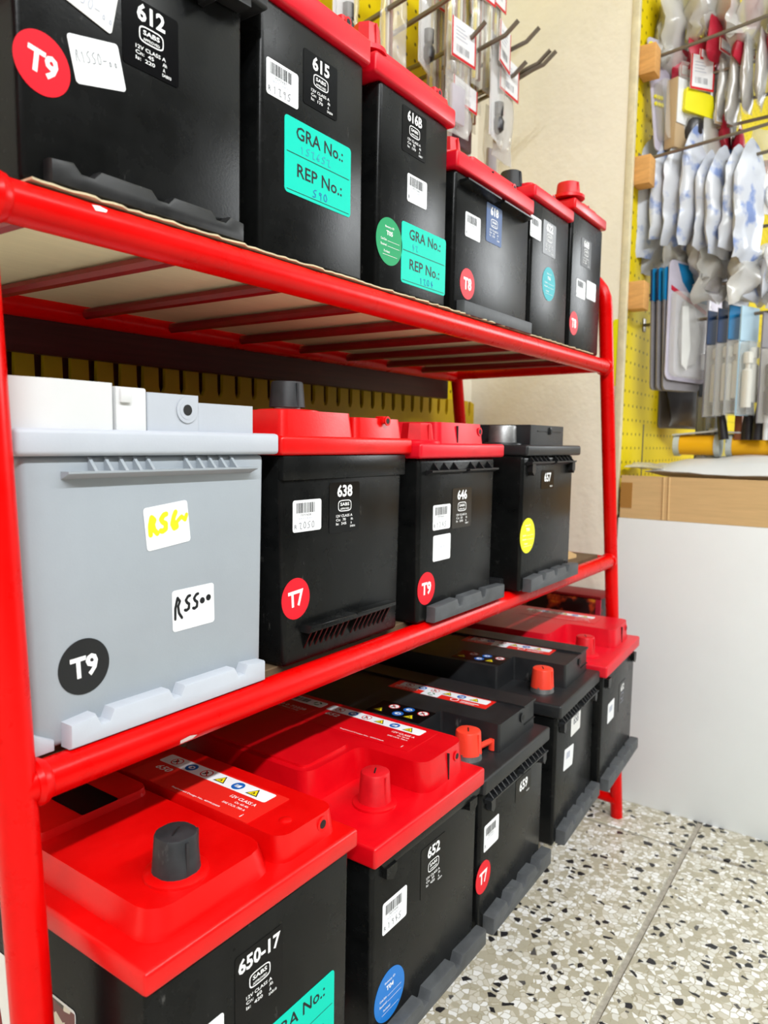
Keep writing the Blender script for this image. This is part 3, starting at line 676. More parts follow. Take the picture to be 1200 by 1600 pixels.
b = battery('car_battery', 'black battery marked 638 with a red lid, black terminal cap and T7 sticker', .3905, .362, MIDZ, .1580, .26, .1575, group=G2, taper=.0040, rim=.0140, ol=.0030, orr=.0105)
deck(b, [(.004, .002), (.0905, .002), (.0905, .25), (.004, .25)], .0190, vbev=.006)
deck(b, [(.0920, .002), (.1620, .002), (.1620, .25), (.0920, .25)], .0165, vbev=.006)
lathe('boss', [(.026, -.002), (.0255, .0008), (.023, .0016)], 'red_lid', b.r, n=32, ctr=(.046, .036, b.top+.019))
lathe('terminal_post', [(.0108, 0), (.0105, .006)], 'lead', b.r, n=24, ctr=(.046, .036, b.top+.0196))
cap(b, .046, .036, b.top+.0226, .0140, .0200, 'cap_black', ring=False)
box('vent_plug', (.128, .0005, b.top+.0125), (.139, .010, b.top+.0185), 'red_lid', b.r, bev=.0015); hole(b, .1335, .0004, b.top+.0145, .0024)
bm = bmesh.new(); add_box(bm, (.0005, -.0022, .139), (.1600, .02, .1573), .0015); from_bm('case_step', bm, 'black_case', b.r)
barcode(b.r, *P_(b, .4195, -.0565), '2050', num='7077458')
sabs_label(b.r, *P_(b, .4650, -.0531), '638', 70, 345, 'SAB16', h=.0400)
tdisc(b.r, *P_(b, .4070, -.1181), 'T7', d=.0312, ang=R(4))
bm = bmesh.new(); xa, xb = .0215, .1380; z1, z2 = P_(b, 0, -.1395)[1], P_(b, 0, -.1565)[1]
add_prism(bm, [(xa, z1-.005), (xa+.003, z1), (xb-.058, z1), (xb-.057, z1-.0015), (xb-.055, z1), (xb, z1), (xb, z1-.004)], .0005, -.0095, 'y', bev=.0008)
for i in range(8):
    for k0 in (xa+.004, xa+.062):
        x = k0+i*.0066; add_prism(bm, [(0, z1-.003), (-.0085, z1-.003), (0, z2-.002)], x, x+.0018, 'x')
from_bm('hold_down_foot', bm, 'black_case', b.r)

b = battery('car_battery', 'black battery marked 646 with a blank price sticker and T9 sticker', .5640, .354, MIDZ, .1520, .21, .1535, lid='pink_red_lid', group=G2, taper=.002, rim=.0140, ol=.0040, orr=.0150)
ln_deck(b, .046, .07, .0205, xr=.016, groove=.083, vbev=.007, hx=.020)
cap(b, .030, .022, b.top, .0160, .0160, 'cap_red', sides=8, rk='pink_red_lid')
barcode(b.r, *P_(b, .6058, -.0712), '1745', num='7077446')
o = sticker('price_sticker', b.r, (P_(b, .6072, -.1006)[0], -.0001, P_(b, .6072, -.1006)[1]), .0327, .0248, 'paper_white')
p = Print(); p.hand('R2oo-', -.0135, -.001, .006, .0048, .0004, 'ink_pale'); ink(o, p)
sabs_label(b.r, *P_(b, .6450, -.0648), '646', 55, 330, 'SAB17', k='label_brown', h=.0395)
tdisc(b.r, *P_(b, .5802, -.1365), 'T9', d=.0308)
rib_bar(b, .012, .148, .1410, n=3)
ledge(b, .018, .166, h=.0165, p=.010, notch=2, z=-.0, k='dusty_foot')

b = battery('car_battery', 'all black battery marked 657 with a yellow round sticker and bare metal terminal', .7620, .342, MIDZ, .1540, .26, .1545, lid='charcoal_lid', group=G2, taper=.001, rim=.0125, ol=-.002, orr=.0165)
b.w += .01
deck(b, [(.040, .010), (.142, .010), (.142, .24), (-.0, .24), (-.0, .075), (.040, .075)], .0235, vbev=.0008, bev=.0012, inset=0)
b.w -= .01
box('vent_strip', (.060, .0092, b.top+.0160), (.132, .0112, b.top+.0168), 'dark_hole', b.r); box('vent_latch', (.094, .0080, b.top+.0130), (.100, .0110, b.top+.0215), 'charcoal_lid', b.r, bev=.0006); hole(b, .097, .0080, b.top+.0165, .0018)
lathe('terminal_ring', [(.0225, -.001), (.022, .0015), (.018, .0025)], 'charcoal_lid', b.r, n=28, ctr=(.024, .038, b.top))
lathe('terminal_post', [(.0165, 0), (.0158, .0185), (.0148, .0200)], 'lead', b.r, n=28, ctr=(.024, .038, b.top+.002))
o = sticker('battery_rating_label', b.r, (P_(b, .8328, -.0422)[0], -.0001, P_(b, .8328, -.0422)[1]), .0385, .0225, 'label_black')
p = Print(); p.text('657', 0, .0025, .0110, 'ink_white', width=.020, bold=.03); p.text('SAB21', .0115, -.0085, .0018, 'ink_white', width=.008); ink(o, p)
id_disc(b.r, *P_(b, .7800, -.1050), 'T0', 'sticker_yellow', d=.0405)
rib_bar(b, .010, .148, .1465, n=5, hang=.014)
ledge(b, .010, .160, h=.0170, p=.011, notch=3, z=-.0, k='dusty_foot')
bm = bmesh.new(); add_prism(bm, [(.0, .0), (.10, .0), (.10, .011), (.088, .014), (.0, .014)], .0005, -.008, 'x', bev=.002); o = from_bm('side_foot', bm, 'charcoal_lid', b.r); o.location = (.001, .02, 0)

# ---- bottom shelf
G3 = 'batteries on the bottom shelf'
s = .300/.308
b = battery('car_battery', 'large battery marked 650-17 with a bright red lid and black terminal cap', .2235, .300, BOTZ, .1705, .295, .1870, group=G3, taper=.001, rim=.0140, ol=.004, orr=.0045, of=.0045, rot=-.4)
deck(b, [(.009, .008), (.1050, .008), (.1050, .285), (.009, .285)], .0160, vbev=.014, bev=.007, inset=.004)
deck(b, [(.1065, .006), (.1660, .006), (.1660, .285), (.1065, .285)], .0175, vbev=.010, bev=.005, inset=.002)
deck(b, [(.014, .125), (.0965, .125), (.1020, .130), (.1020, .28), (.014, .28)], .0215, vbev=.004, bev=.003, inset=.003)
hole(b, .1490, .0075, b.top+.0105, .0030)
lathe('vent_dimple', [(.0045, -.001), (.0045, .0004), (.0030, .0012), (.0008, .0016)], 'red_lid', b.r, n=18, ctr=(.128, .022, b.top+.0174))
cap(b, .0470, .034, b.top+.0160, .0140, .0225, 'cap_black')
strip_label(b.r, (.1300, .103, b.top+.0176), '650', h=.042)
o = sticker('recycling_sticker', b.r, (.1445, .190, b.top+.0176), .026, .0135, 'paper_aged', on=TOPD); p = Print(); icon(p, 'recycle', 0, 0, .006); ink(o, p, 'recycling_mark')
sticker('code_sticker', b.r, (.060, .158, b.top+.0217), .060, .028, 'label_black', on=TOPD)
o = sabs_label(b.r, *P_(b, .3132, -.3362, s), '650-17', 60, 420, 'SAB18', w=.041, h=.047)
gra(b.r, *P_(b, .3485, -.4035, s), '1620', '59')
barcode(b.r, *P_(b, .2665, -.352, s), '1995', num='7077460')
o = sticker('side_brand_label', b.r, (-.0001, .178, .094), .225, .100, 'paper_aged', on=SIDE, r=.003)
p = Print(); p.poly([(.060, -.0495), (.112, -.0495), (.112, .0485), (.066, .0485)], 'blotch_print', 0)
p.text('a', .012, -.010, .050, 'ink_maroon', bold=.05, slant=.2); ink(o, p, 'side_print')

s = .300/.311
b = battery('car_battery', 'battery marked 652 with a crimson lid, red terminal cap and blue round sticker', .4245, .3005, BOTZ, .1655, .245, .1575, lid='crimson_lid', group=G3, taper=.001, rim=.0170, ol=.0045, orr=.0030, of=.006, rot=-.4)
ln_deck(b, .088, .075, .0275, xr=.014, groove=.124, vbev=.012, hx=.026)
deck(b, [(.020, .085), (.080, .085), (.080, .225), (.020, .225)], .0010, z=b.top+.0275, vbev=.006, bev=.0006, inset=0)
cap(b, .0520, .036, b.top, .0135, .0250, 'cap_red', rk='crimson_lid')
strip_label(b.r, (.1250, .098, b.top+.0276), '652', w=.125, h=.050, k='crimson_lid')
o = sticker('barcode_strip', b.r, (.1415, .190, b.top+.0276), .050, .0135, 'paper_white', on=TOPD); p = Print(); rn = random.Random(9); u = -.022
while u < .004:
    q_ = rn.choice((.0005, .001, .0014)); p.rect(u, -.004, u+q_, .0045, 'ink_black'); u += q_+rn.choice((.0005, .001))
icon(p, 'recycle', .016, 0, .006, 1); ink(o, p, 'barcode_print')
o = sticker('phone_print', b.r, (.118, .195, b.top+.0276), .060, .020, 'crimson_lid', on=TOPD); p = Print(); p.text('0860 0 72228', 0, .003, .0045, 'ink_white', width=.045, bold=.01); p.text('South Africa Only', 0, -.003, .003, 'ink_white', width=.036); ink(o, p)
o = sticker('expert_sticker', b.r, (.120, .232-.004, b.top+.0276), .036, .052, 'kraft_card', on=TOPD); p = Print(); p.text('ERT', 0, .008, .010, 'ink_maroon', width=.030, bold=.02, slant=.2); ink(o, p)
o = sticker('code_sticker', b.r, (.045, .150, b.top+.0287), .055, .024, 'label_black', on=TOPD); p = Print(); rn = random.Random(5)
sabs_label(b.r, *P_(b, .5315, -.3700, s), '652', 55, 420, 'SAB19', w=.0400, h=.0440)
barcode(b.r, *P_(b, .4720, -.3795, s), '1945', num='7077448', w=.0335, h=.026)
id_disc(b.r, *P_(b, .4665, -.4490, s), 'T04', 'sticker_blue', d=.0415)
bm = bmesh.new()
add_prism(bm, [(.006, .1575), (.165, .1575), (.165, .150), (.012, .150)], .0005, -.0035, 'y', bev=.001)
for x in (.012, .142): add_prism(bm, [(x, .151), (x+.014, .151), (x+.014, .144), (x+.009, .139), (x, .143)], .0005, -.0050, 'y')
from_bm('lid_lip', bm, 'black_case', b.r)
ledge(b, .012, .172, h=.0170, p=.011, notch=2, z=-.0, k='dusty_foot')

def dark_battery(label, x0, y0, w, d, h, num, rot, capx, seed):
    b = battery('car_battery', label, x0, y0, BOTZ, w, d, h, lid='charcoal_lid', group=G3, taper=.001, rim=.0160, ol=.004, orr=.0030, of=.006, rot=rot)
    w_ = b.w
    deck(b, [(.060, .010), (w_-.004, .010), (w_-.004, d-.012), (.006, d-.012), (.006, .078), (.060, .078)], .0290, vbev=.003, bev=.0012, inset=.001)
    deck(b, [(w_-.036, .0095), (w_-.0037, .0095), (w_-.0037, d-.012), (w_-.036, d-.012)], .0012, z=b.top+.029, vbev=.0005, bev=.0004, inset=0)
    hole(b, w_-.040, .0098, b.top+.020, .0030)
    box('deck_groove', (w_-.034, .0092, b.top+.010), (w_-.006, .0104, b.top+.0108), 'dark_hole', b.r)
    lathe('terminal_post', [(.0145, -.001), (.0135, .007)], 'lead', b.r, n=24, ctr=(capx, .032, b.top))
    cap(b, capx, .032, b.top+.0055, .0140, .0230, 'cap_orange', ring=False)
    thin_strip(b.r, (w_*.68, .105, b.top+.0290))
    icon_cluster(b.r, (.033, .112, b.top+.0290))
    ledge(b, .012, w_+.006, h=.0190, p=.012, notch=3, z=-.0, k='dusty_foot', nw=.007)
    rib_bar(b, .008, w_-.004, h-.010, n=7, hang=.013, k='charcoal_lid')
    return b
s = .300/.313
b = dark_battery('all black battery marked 659 with orange terminal cap and T7 sticker', .5990, .3000, .1560, .275, .1440, '659', 1.0, .0330, 1)
bm = bmesh.new(); add_tube(bm, [(.046, .026, b.top+.008), (.054, .022, b.top+.010), (.062, .020, b.top+.010)], .003, 8); add_lathe(bm, [(.006, 0), (.0055, .012), (.003, .013)], 14, (.065, .019, b.top+.001)); from_bm('cap_tether', bm, 'cap_orange', b.r)
o = sticker('battery_rating_label', b.r, (.101, -.0001, .1130), .040, .024, 'label_black'); p = Print(); p.text('659', 0, .0015, .0115, 'ink_white', width=.021, bold=.03); p.text('SAB22', .012, -.009, .0018, 'ink_white', width=.008); ink(o, p)
barcode(b.r, *P_(b, .6510, -.3945, s), None, num='7077451', h=.0265)
tdisc(b.r, *P_(b, .6345, -.4334, s), 'T7', d=.0315)
b = dark_battery('all black battery with a crumpled white sticker and orange cap, bottom row', .7930, .3030, .1560, .275, .1570, '658', 3.4, .0380, 2)
o = sticker('battery_rating_label', b.r, (.075, -.0001, .1300), .038, .030, 'paper_aged'); p = Print(); p.text('658', 0, .003, .0115, 'ink_grey', width=.021, bold=.03); ink(o, p)
o = sticker('price_sticker', b.r, (.050, -.0002, .0920), .036, .026, 'paper_white', ang=R(-6)); p = Print(); p.rect(-.010, 0, .004, .008, 'ink_pale'); ink(o, p)
# far red battery
b = battery('car_battery', 'battery with a crimson lid at the far end of the bottom row', .9600, .3050, BOTZ, .1820, .245, .1615, lid='pink_red_lid', group=G3, taper=.001, rim=.0165, ol=.004, orr=.0060, of=.006, rot=3.4)
ln_deck(b, .090, .080, .0270, xr=.014, groove=.130, vbev=.010, hx=.024)
cap(b, .036, .036, b.top, .0140, .0240, 'cap_red', rk='pink_red_lid')
strip_label(b.r, (.1350, .105, b.top+.0271), '652', w=.120, h=.045, k='pink_red_lid')
bm = bmesh.new()
for x in (.012, .160): add_prism(bm, [(x, .156), (x+.014, .156), (x+.014, .146), (x+.009, .141), (x, .145)], .0005, -.0050, 'y')
from_bm('lid_lip', bm, 'black_case', b.r)
o = sticker('price_sticker', b.r, (.050, -.0001, .1000), .034, .028, 'paper_white'); p = Print(); p.rect(-.010, .0, .006, .008, 'ink_pale'); ink(o, p)
o = sticker('battery_rating_label', b.r, (.112, -.0001, .1050), .037, .042, 'label_black'); p = Print(); p.text('652', 0, .012, .010, 'ink_white', width=.019, bold=.03); p.ring(0, -.001, .008, .0045, .0008, 'ink_pale', p=4); p.text('12V CLASS A', 0, -.010, .002, 'ink_pale', width=.02); ink(o, p)
ledge(b, .010, .185, h=.0185, p=.012, notch=3, z=-.0, k='dusty_foot')

# ------------------------------------------------------------------ behind the rack
# yellow slotted sheet along the back wall: comb of teeth above a plain strip
pts = [(.30, Z0-.30), (1.276, Z0-.30), (1.276, Z0+.074)]
x = 1.262
while x > .31:
    pts += [(x, Z0+.078), (x-.0005, Z0+.056), (x-.0035, Z0+.050), (x-.0075, Z0+.050), (x-.0095, Z0+.056), (x-.010, Z0+.078)]; x -= .0287
pts += [(.30, Z0+.078)]
prop(prism('slotted_strip', pts, .679, .684, 'yellow_board', axis='y', smooth=False), 'yellow metal strip with a row of slots, behind the middle row', 'slotted strip')
bx_ = box('back_pegboard', (0, 0, 0), (.94, .006, 1.75), 'yellow_pegboard'); bx_.location = (.29, .6925, Z0+.15)
prop(bx_, 'yellow perforated pegboard on the wall behind the rack', 'pegboard')
prop(box('shade_sheet', (.30, .6875, Z0-.30), (1.128, .698, Z0+.145), 'maroon_plank'), 'added dark sheet standing in for shade on the wall, seen through the slots of the yellow strip', 'board')  # shade on the wall behind the slots, put in as a dark sheet
up_ = box('yellow_upright', (0, 0, 0), (.075, .008, .092), 'yellow_pegboard'); up_.location = (1.136, .688, Z0+.055); prop(up_, 'short yellow perforated piece beside the rear rack post', 'pegboard piece')
prop(box('dark_plank', (.205, .640, Z0+.0735), (1.108, .652, Z0+.16), 'maroon_plank', bev=.0015), 'dark maroon plank behind the top shelf above the yellow slotted strip', 'plank')
fb = thing('carton', 'dark carton with an orange flame print standing between the rack and the end wall', 'carton', (1.264, .48, .044))
box('carton_body', (-.031, -.078, 0), (.031, .080, .330), 'flame_print', fb, bev=.001)
box('carton_top', (-.0315, -.0785, .3305), (.0315, .0805, .336), 'ink_maroon', fb, bev=.001)
box('carton_edge', (-.0318, -.0788, .0), (-.0290, -.070, .3303), 'red_card', fb)

def hook(x, y, z, tip, rise, label, r=.0032, bend=.02, group='wire hooks'):
    """wire display hook, straight shank with its end bent up"""
    h = thing('wire_hook', label, 'hook', (x, y, z), 0, group)
    L = y-tip
    pts = [(0, 0, 0), (0, -L*.5, rise*.4), (0, -L+bend*1.3, rise*.8), (0, -L+bend*.7, rise*.8+bend*.10), (0, -L, rise*.8+bend*.6)]
    tube('shank', pts, r, 'wire_steel', h, n=8); box('base_plate', (-.008, -.001, -.012), (.008, .0015, .012), 'wire_steel', h, bev=.0008)
    return h
def pouch_mesh(w, h, t, seed, pinch=.35, crumple=.004, nu=9, nv=13, top=.12):
    """closed pillow bag in the XZ plane hanging below its origin, thickness along Y"""
    rn = random.Random(seed); off = Vector((rn.uniform(0, 50), rn.uniform(0, 50), rn.uniform(0, 50)))
    verts = []; faces = []
    def pt(i, j, sgn):
        u = i/(nu-1)*2-1; v = j/(nv-1)
        wid = w/2*(1 if v > top*2 else pinch+(1-pinch)*(v/(top*2))**.7)
        th = t/2*(max(0, 1-u*u)**.5)*(math.sin(math.pi*min(1, max(0, (v-top)/(1-top))))**.6 if v > top else 0)+.0004
        p = Vector((u*wid, sgn*th, -v*h)); n = noise.noise_vector((p+off)*38)*crumple*(.3+v)
        n2 = noise.noise_vector((p+off)*11)*crumple*1.2
        return p+n+n2
    for sgn in (-1, 1):
        for j in range(nv):
            for i in range(nu): verts.append(pt(i, j, sgn))
    N_ = nu*nv
    for j in range(nv-1):
        for i in range(nu-1):
            a = j*nu+i; faces.append((a, a+1, a+nu+1, a+nu)); faces.append((N_+a, N_+a+nu, N_+a+nu+1, N_+a+1))
    for j in range(nv-1):
        a = j*nu; faces.append((a, a+nu, N_+a+nu, N_+a)); a = j*nu+nu-1; faces.append((a, N_+a, N_+a+nu, a+nu))
    for i in range(nu-1):
        faces.append((i, N_+i, N_+i+1, i+1)); a = (nv-1)*nu+i; faces.append((a, a+1, N_+a+1, N_+a))
    me = bpy.data.meshes.new('pouch'); me.from_pydata([tuple(v) for v in verts], [], faces); me.update(); return me
def pouch(parent, name, w, h, t, k, seed, loc=(0, 0, 0), **kw):
    o = link(name, pouch_mesh(w, h, t, seed, **kw), k, parent); o.location = loc; o.data.set_sharp_from_angle(angle=R(50)); return o
def header(parent, w, h, loc, border='ink_red', card='paper_white', lines=True, seed=0):
    c = box('header_card', (-w/2, -.0006, -h), (w/2, .0006, 0), card, parent); c.location = loc
    p = Print()
    for q in ((-w/2, -h, w/2, -h+.004), (-w/2, -h, -w/2+.003, 0), (w/2-.003, -h, w/2, 0)): p.rect(*q, border)
    if lines:
        rn = random.Random(seed)
        for i in range(4): p.rect(-w*.34, -h*.22-i*h*.09, -w*.34+w*rn.uniform(.3, .6), -h*.22-i*h*.09+h*.022, 'ink_pale')
        for i in range(9): p.rect(-w*.3+i*w*.06, -h*.82, -w*.3+i*w*.06+w*rn.choice((.015, .03)), -h*.64, 'ink_grey')
    o = p.build('card_print', c); o.location = (0, -.0007, 0); return c

# packages hanging on the back pegboard, beyond the top row
GB = 'packets on the back pegboard'
spots = [  # x, y, top z, width, height, contents
 (.79, .62, .66, .060, .16, 'bulb', 'white carded packet hanging left of the 616B battery cap'),
 (.865, .60, .69, .050, .19, 'sleeve', 'clear sleeve packet in front of the yellow board near the upper hooks'),
 (.955, .60, .70, .055, .165, 'bulb', 'white carded bulb packet hanging behind the two long upper hooks'),
 (.985, .565, .60, .058, .150, 'fuse', 'packet with a red edged white card above the end of the 616B lid'),
 (1.035, .63, .74, .050, .23, 'strip', 'olive packet of thin yellow strips on the back pegboard'),
 (1.085, .60, .75, .050, .25, 'strip', 'clear packet of long thin rods, rightmost group of rods'),
 (1.075, .545, .63, .052, .165, 'bulb', 'narrow packet with white red edged card hanging on a lower curved hook'),
 (1.010, .585, .74, .050, .200, 'strip', 'kraft backed packet of thin rods above the 616B lid end'),
 (1.060, .57, .735, .048, .190, 'sleeve', 'clear sleeve of long rods left of the curved hooks'),
 (1.130, .585, .77, .050, .210, 'strip', 'kraft backed packet of rods close to the cream wall'),
 (1.150, .63, .76, .055, .20, 'wire', 'brown and clear packet with a metal part beside the cream wall'),
 (1.010, .575, .53, .070, .095, 'dark', 'packet with a dark maroon block just above the 618 battery'),
 (1.115, .555, .60, .066, .150, 'foam', 'milky bag of small white parts hanging beside the cream wall'),
 (1.165, .60, .56, .045, .12, 'fuse', 'slim clear packet with an orange edge, last before the cream wall'),
]
for i, (x, y, z, w_, h_, kind, lab) in enumerate(spots):
    t = thing('carded_packet', lab, 'packet', (x, y, Z0+z), R(random.Random(i).uniform(-14, 14)), GB)
    pouch(t, 'film', w_, h_, .016, 'milky_film' if kind in ('foam', 'dark') else 'clear_film', i+20, top=.08, pinch=.9, crumple=.0025)
    header(t, w_*1.0, h_*.36, (0, -.009, .002), seed=i)
    if kind == 'bulb':
        lathe('bulb', [(.002, 0), (.009, .006), (.010, .018), (.006, .026), (.008, .028), (.008, .046), (.003, .048)], 'dark_part', t, n=14, ctr=(.004, 0, -h_*.92))
        box('backing_card', (-w_*.46, .004, -h_*.97), (w_*.46, .005, -.01), 'paper_white', t)
    elif kind in ('strip', 'sleeve'):
        for q in range(6 if kind == 'strip' else 3):
            xx = -w_*.38+q*w_*.14; box('thin_rod', (xx, -.003, -h_*.95), (xx+.0035, .002, -h_*.25), ('sign_yellow', 'white_tube', 'copper_part')[q % 3], t, bev=.0008)
        if kind == 'strip': box('backing_card', (-w_*.44, .004, -h_*.98), (w_*.44, .005, -.02), 'kraft_card', t)
    elif kind == 'wire':
        tube('wire_lead', [(-.012, -.002, -h_*.2), (-.016, -.004, -h_*.5), (-.004, -.003, -h_*.75), (.010, -.003, -h_*.6), (.012, -.002, -h_*.85)], .003, 'copper_part', t, n=8)
        lathe('metal_part', [(.004, 0), (.006, .01), (.006, .04), (.003, .045)], 'silver_pack', t, n=12, ctr=(.012, 0, -h_*.85))
    elif kind == 'dark': box('dark_block', (-w_*.40, -.006, -h_*.95), (w_*.42, .004, -h_*.36), 'maroon_part', t, bev=.003)
    elif kind == 'foam':
        for q in range(5): lathe('small_part', [(.004, 0), (.007, .004), (.006, .02), (.002, .024)], 'white_tube', t, n=10, ctr=(-.014+q*.007, 0, -h_*(.9-.1*(q % 3))))
    else: box('small_part', (-w_*.3, -.004, -h_*.9), (w_*.25, .002, -h_*.55), 'lilac_card', t, bev=.002)
for i, (x, z, tip, rise, lab) in enumerate((
 (.850, .555, .43, .060, 'long straight wire hook, uppermost behind the 616B terminal cap'), (.905, .560, .40, .075, 'long straight wire hook just below the uppermost one'),
 (1.00, .570, .53, .020, 'short curved wire hook beside the red edged white card'), (1.045, .575, .50, .030, 'curved wire hook under the short one near the red edged card'),
 (1.12, .600, .50, .028, 'curved wire hook holding the narrow white carded packet'), (1.12, .560, .52, .022, 'small curved wire hook above the milky bag'),
 (1.165, .580, .50, .035, 'dark bent wire hook pointing at the cream wall, upper of a pair'), (1.165, .568, .49, .045, 'dark bent wire hook pointing at the cream wall, lower of a pair'), (1.19, .720, .53, .045, 'wire hook high beside the cream wall'))):
    hook(x, .692, Z0+z, tip, rise, lab, r=.0034, bend=.03)

# ------------------------------------------------------------------ the side pegboard, cabinet and what hangs there
SB = .405
pb = box('side_pegboard', (0, 0, 0), (2.7, .010, 1.75), 'yellow_pegboard'); pb.location = (1.312, SB, Z0-.12)
prop(pb, 'tall yellow perforated pegboard beyond the end wall', 'pegboard')
prop(box('trim_1', (1.300, SB-.0025, Z0-.125), (1.3118, SB+.0095, Z0+1.63), 'wood_trim', bev=.001), kind='structure')
for z, lab in ((.645, 'top small wooden block on the edge of the yellow pegboard'), (.466, 'middle small wooden block on the edge of the yellow pegboard'), (.258, 'lowest small wooden block on the edge of the yellow pegboard')):
    wb = box('wooden_block', (0, 0, -.0235), (.032, .028, .0235), 'wood_block', bev=.0012); wb.location = (1.3125, SB-.0285, Z0+z); prop(wb, lab, 'wooden block', 'wooden blocks')
cab = thing('cabinet', 'white boarded low cabinet standing on the terrazzo beyond the rack', 'cabinet', (1.30, SB, 0))
box('end_panel', (0, -.90, 0), (.016, -.006, Z0-.128), 'white_board', cab, bev=.0008)
box('cabinet_body', (.0165, -.895, .0), (1.6, -.008, Z0-.131), 'white_board', cab)
ct = thing('carton', 'opened brown cardboard tray with tape on the corner, lying on the white cabinet', 'carton', (1.301, SB, Z0-.1275))
box('front_flap', (0, -.80, 0), (.004, -.008, .0745), 'cardboard', ct)
box('tray_bottom', (.0045, -.80, 0), (.55, -.008, .004), 'cardboard', ct); box('side_flap', (.0045, -.012, .0045), (.55, -.008, .060), 'cardboard', ct)
box('side_flap', (.0045, -.80, .0045), (.55, -.796, .070), 'cardboard', ct); box('back_flap', (.546, -.795, .0045), (.55, -.013, .07), 'cardboard', ct)
box('tape', (-.0008, -.028, .018), (.0002, -.0078, .062), 'packing_tape', ct)
for yy in (-.081, -.090): tube('crease', [(-.0004, yy, .001), (-.0004, yy+.001, .074)], .0016, 'cardboard', ct, n=6)
t = thing('plastic_bag', 'flat white plastic bag lying in the cardboard tray', 'bag', (1.306, .165, Z0-.0440))
o = pouch(t, 'film', .40, .26, .052, 'white_plastic', 77, crumple=.005, top=.02, pinch=.97, nu=17, nv=15)
o.rotation_mode = 'QUATERNION'; o.rotation_quaternion = Matrix(((0, 0, -1), (1, 0, 0), (0, -1, 0))).to_quaternion()
o = pouch(t, 'loose_corner', .07, .10, .006, 'milky_film', 78, crumple=.008, top=.02, pinch=.95)
o.rotation_mode = 'QUATERNION'; o.rotation_quaternion = Matrix(((0, 0, -1), (1, 0, 0), (0, -1, 0))).to_quaternion(); o.location = (.006, .20, .004)
for i, (y, lab) in enumerate(((.305, 'yellow tape reel with pale flanges, the left one on the white plastic bag'), (.215, 'yellow tape reel with pale flanges, the middle one on the white plastic bag'), (.125, 'yellow tape reel with pale flanges, the right one on the white plastic bag'))):
    t = thing('tape_reel', lab, 'reel', (1.45, y, Z0+.002), 0, 'yellow tape reels')
    lathe('wound_tape', [(.0185, -.030), (.0185, .030)], 'orange_yellow', t, n=24, axis='y')
    lathe('flange', [(.021, -.040), (.021, -.0302)], 'spool_grey', t, n=24, axis='y'); lathe('flange', [(.021, .0302), (.021, .040)], 'spool_grey', t, n=24, axis='y')
    q = box('lid_tab', (-.02, -.044, .0205), (.02, .040, .0235), 'white_plastic', t, bev=.001); q.rotation_euler = (R(-6 if i == 0 else 2), 0, 0)
    lathe('hub_cap', [(.008, 0), (.0075, .007)], 'white_plastic', t, n=16, ctr=(0, -.025, .0235))
# slot cut in the board
sl = box('board_slot', (.135, -.0004, Z0-.11-(Z0-.12)), (.141, .0002, Z0+.04-(Z0-.12)), 'dark_hole', pb)

GH = 'wire hooks'
def sh(X, k):  # a point seen on the plane X = 1.42, moved out along its sight line to the plane X
    return X/1.42
for i, (z0_, z1_, tip, X, lab) in enumerate((
 (.660, .680, .19, 1.352, 'uppermost wire hook holding crumpled clear bags'), (.634, .640, .14, 1.405, 'wire hook through the red edged price card'), (.583, .588, .14, 1.42, 'third wire hook from the top on the side pegboard'),
 (.546, .552, .14, 1.42, 'thin wire hook just above the blue print sachets'), (.492, .515, .14, 1.345, 'wire hook carrying the left blue print sachets'), (.472, .490, .16, 1.40, 'wire hook carrying the right blue print sachets'),
 (.376, .385, .14, 1.46, 'short wire hook at the right beside the sachets'), (.275, .292, .14, 1.42, 'wire hook over the blister cards, upper'), (.222, .230, .14, 1.42, 'wire hook over the blister cards, lower'))):
    hook(X, SB-.001, Z0+z0_, tip, (z1_-z0_)*1.25, lab, r=.0030, bend=.012)

# blue and white sachets
GS = 'blue print sachets'
sa = [(.392, .545, .215, .026, .10, 0), (.368, .548, .185, .026, .085, 0), (.344, .545, .200, .028, .09, 0), (.318, .552, .205, .028, .085, 0),
      (.298, .502, .165, .024, .075, -14), (.274, .505, .185, .030, .08, -16), (.254, .506, .180, .022, .075, -10), (.234, .510, .200, .030, .085, -20), (.392, .46, .150, .03, .08, -10)]
names = ('first', 'second', 'third', 'fourth', 'fifth', 'sixth', 'seventh', 'eighth')
for i, (y, zt, h_, t_, w_, an) in enumerate(sa):
    t = thing('sachet', 'white sachet with blue flower print, %s in its row from the pegboard edge' % names[i] if i < 8 else 'white blue printed sachet hanging low behind the first one', 'sachet', (1.39+.03*(i == 8), y, Z0+zt), R(-22), GS)
    pouch(t, 'sachet_film', w_, h_, t_, 'sachet_print', 40+i, pinch=.08, crumple=.0055, top=.15, nu=11, nv=17)
for i, (y, zt, h_, w_, an) in enumerate(((.345, .395, .085, .10, -20), (.315, .375, .095, .085, 20), (.285, .37, .11, .09, -28), (.255, .36, .10, .085, 15), (.228, .35, .10, .09, -25), (.205, .345, .10, .08, 10))):
    t = thing('clear_bag', ('crumpled clear bag hanging below the blue print sachets, leftmost', 'crumpled clear bag below the third sachet', 'crumpled clear bag below the fourth sachet', 'crumpled clear bag below the sixth sachet', 'crumpled clear bag below the seventh sachet', 'crumpled clear bag below the last sachet at the right')[i], 'bag', (1.42, y, Z0+zt), R(an), 'clear bags below the sachets')
    pouch(t, 'film', w_, h_, .024, 'milky_film', 60+i, crumple=.016, pinch=.7, nu=12, nv=15)
    pouch(t, 'inner_film', w_*.6, h_*.8, .014, 'sachet_print' if i > 2 else 'silver_pack', 160+i, (0, 0, -.012), crumple=.010, pinch=.7)
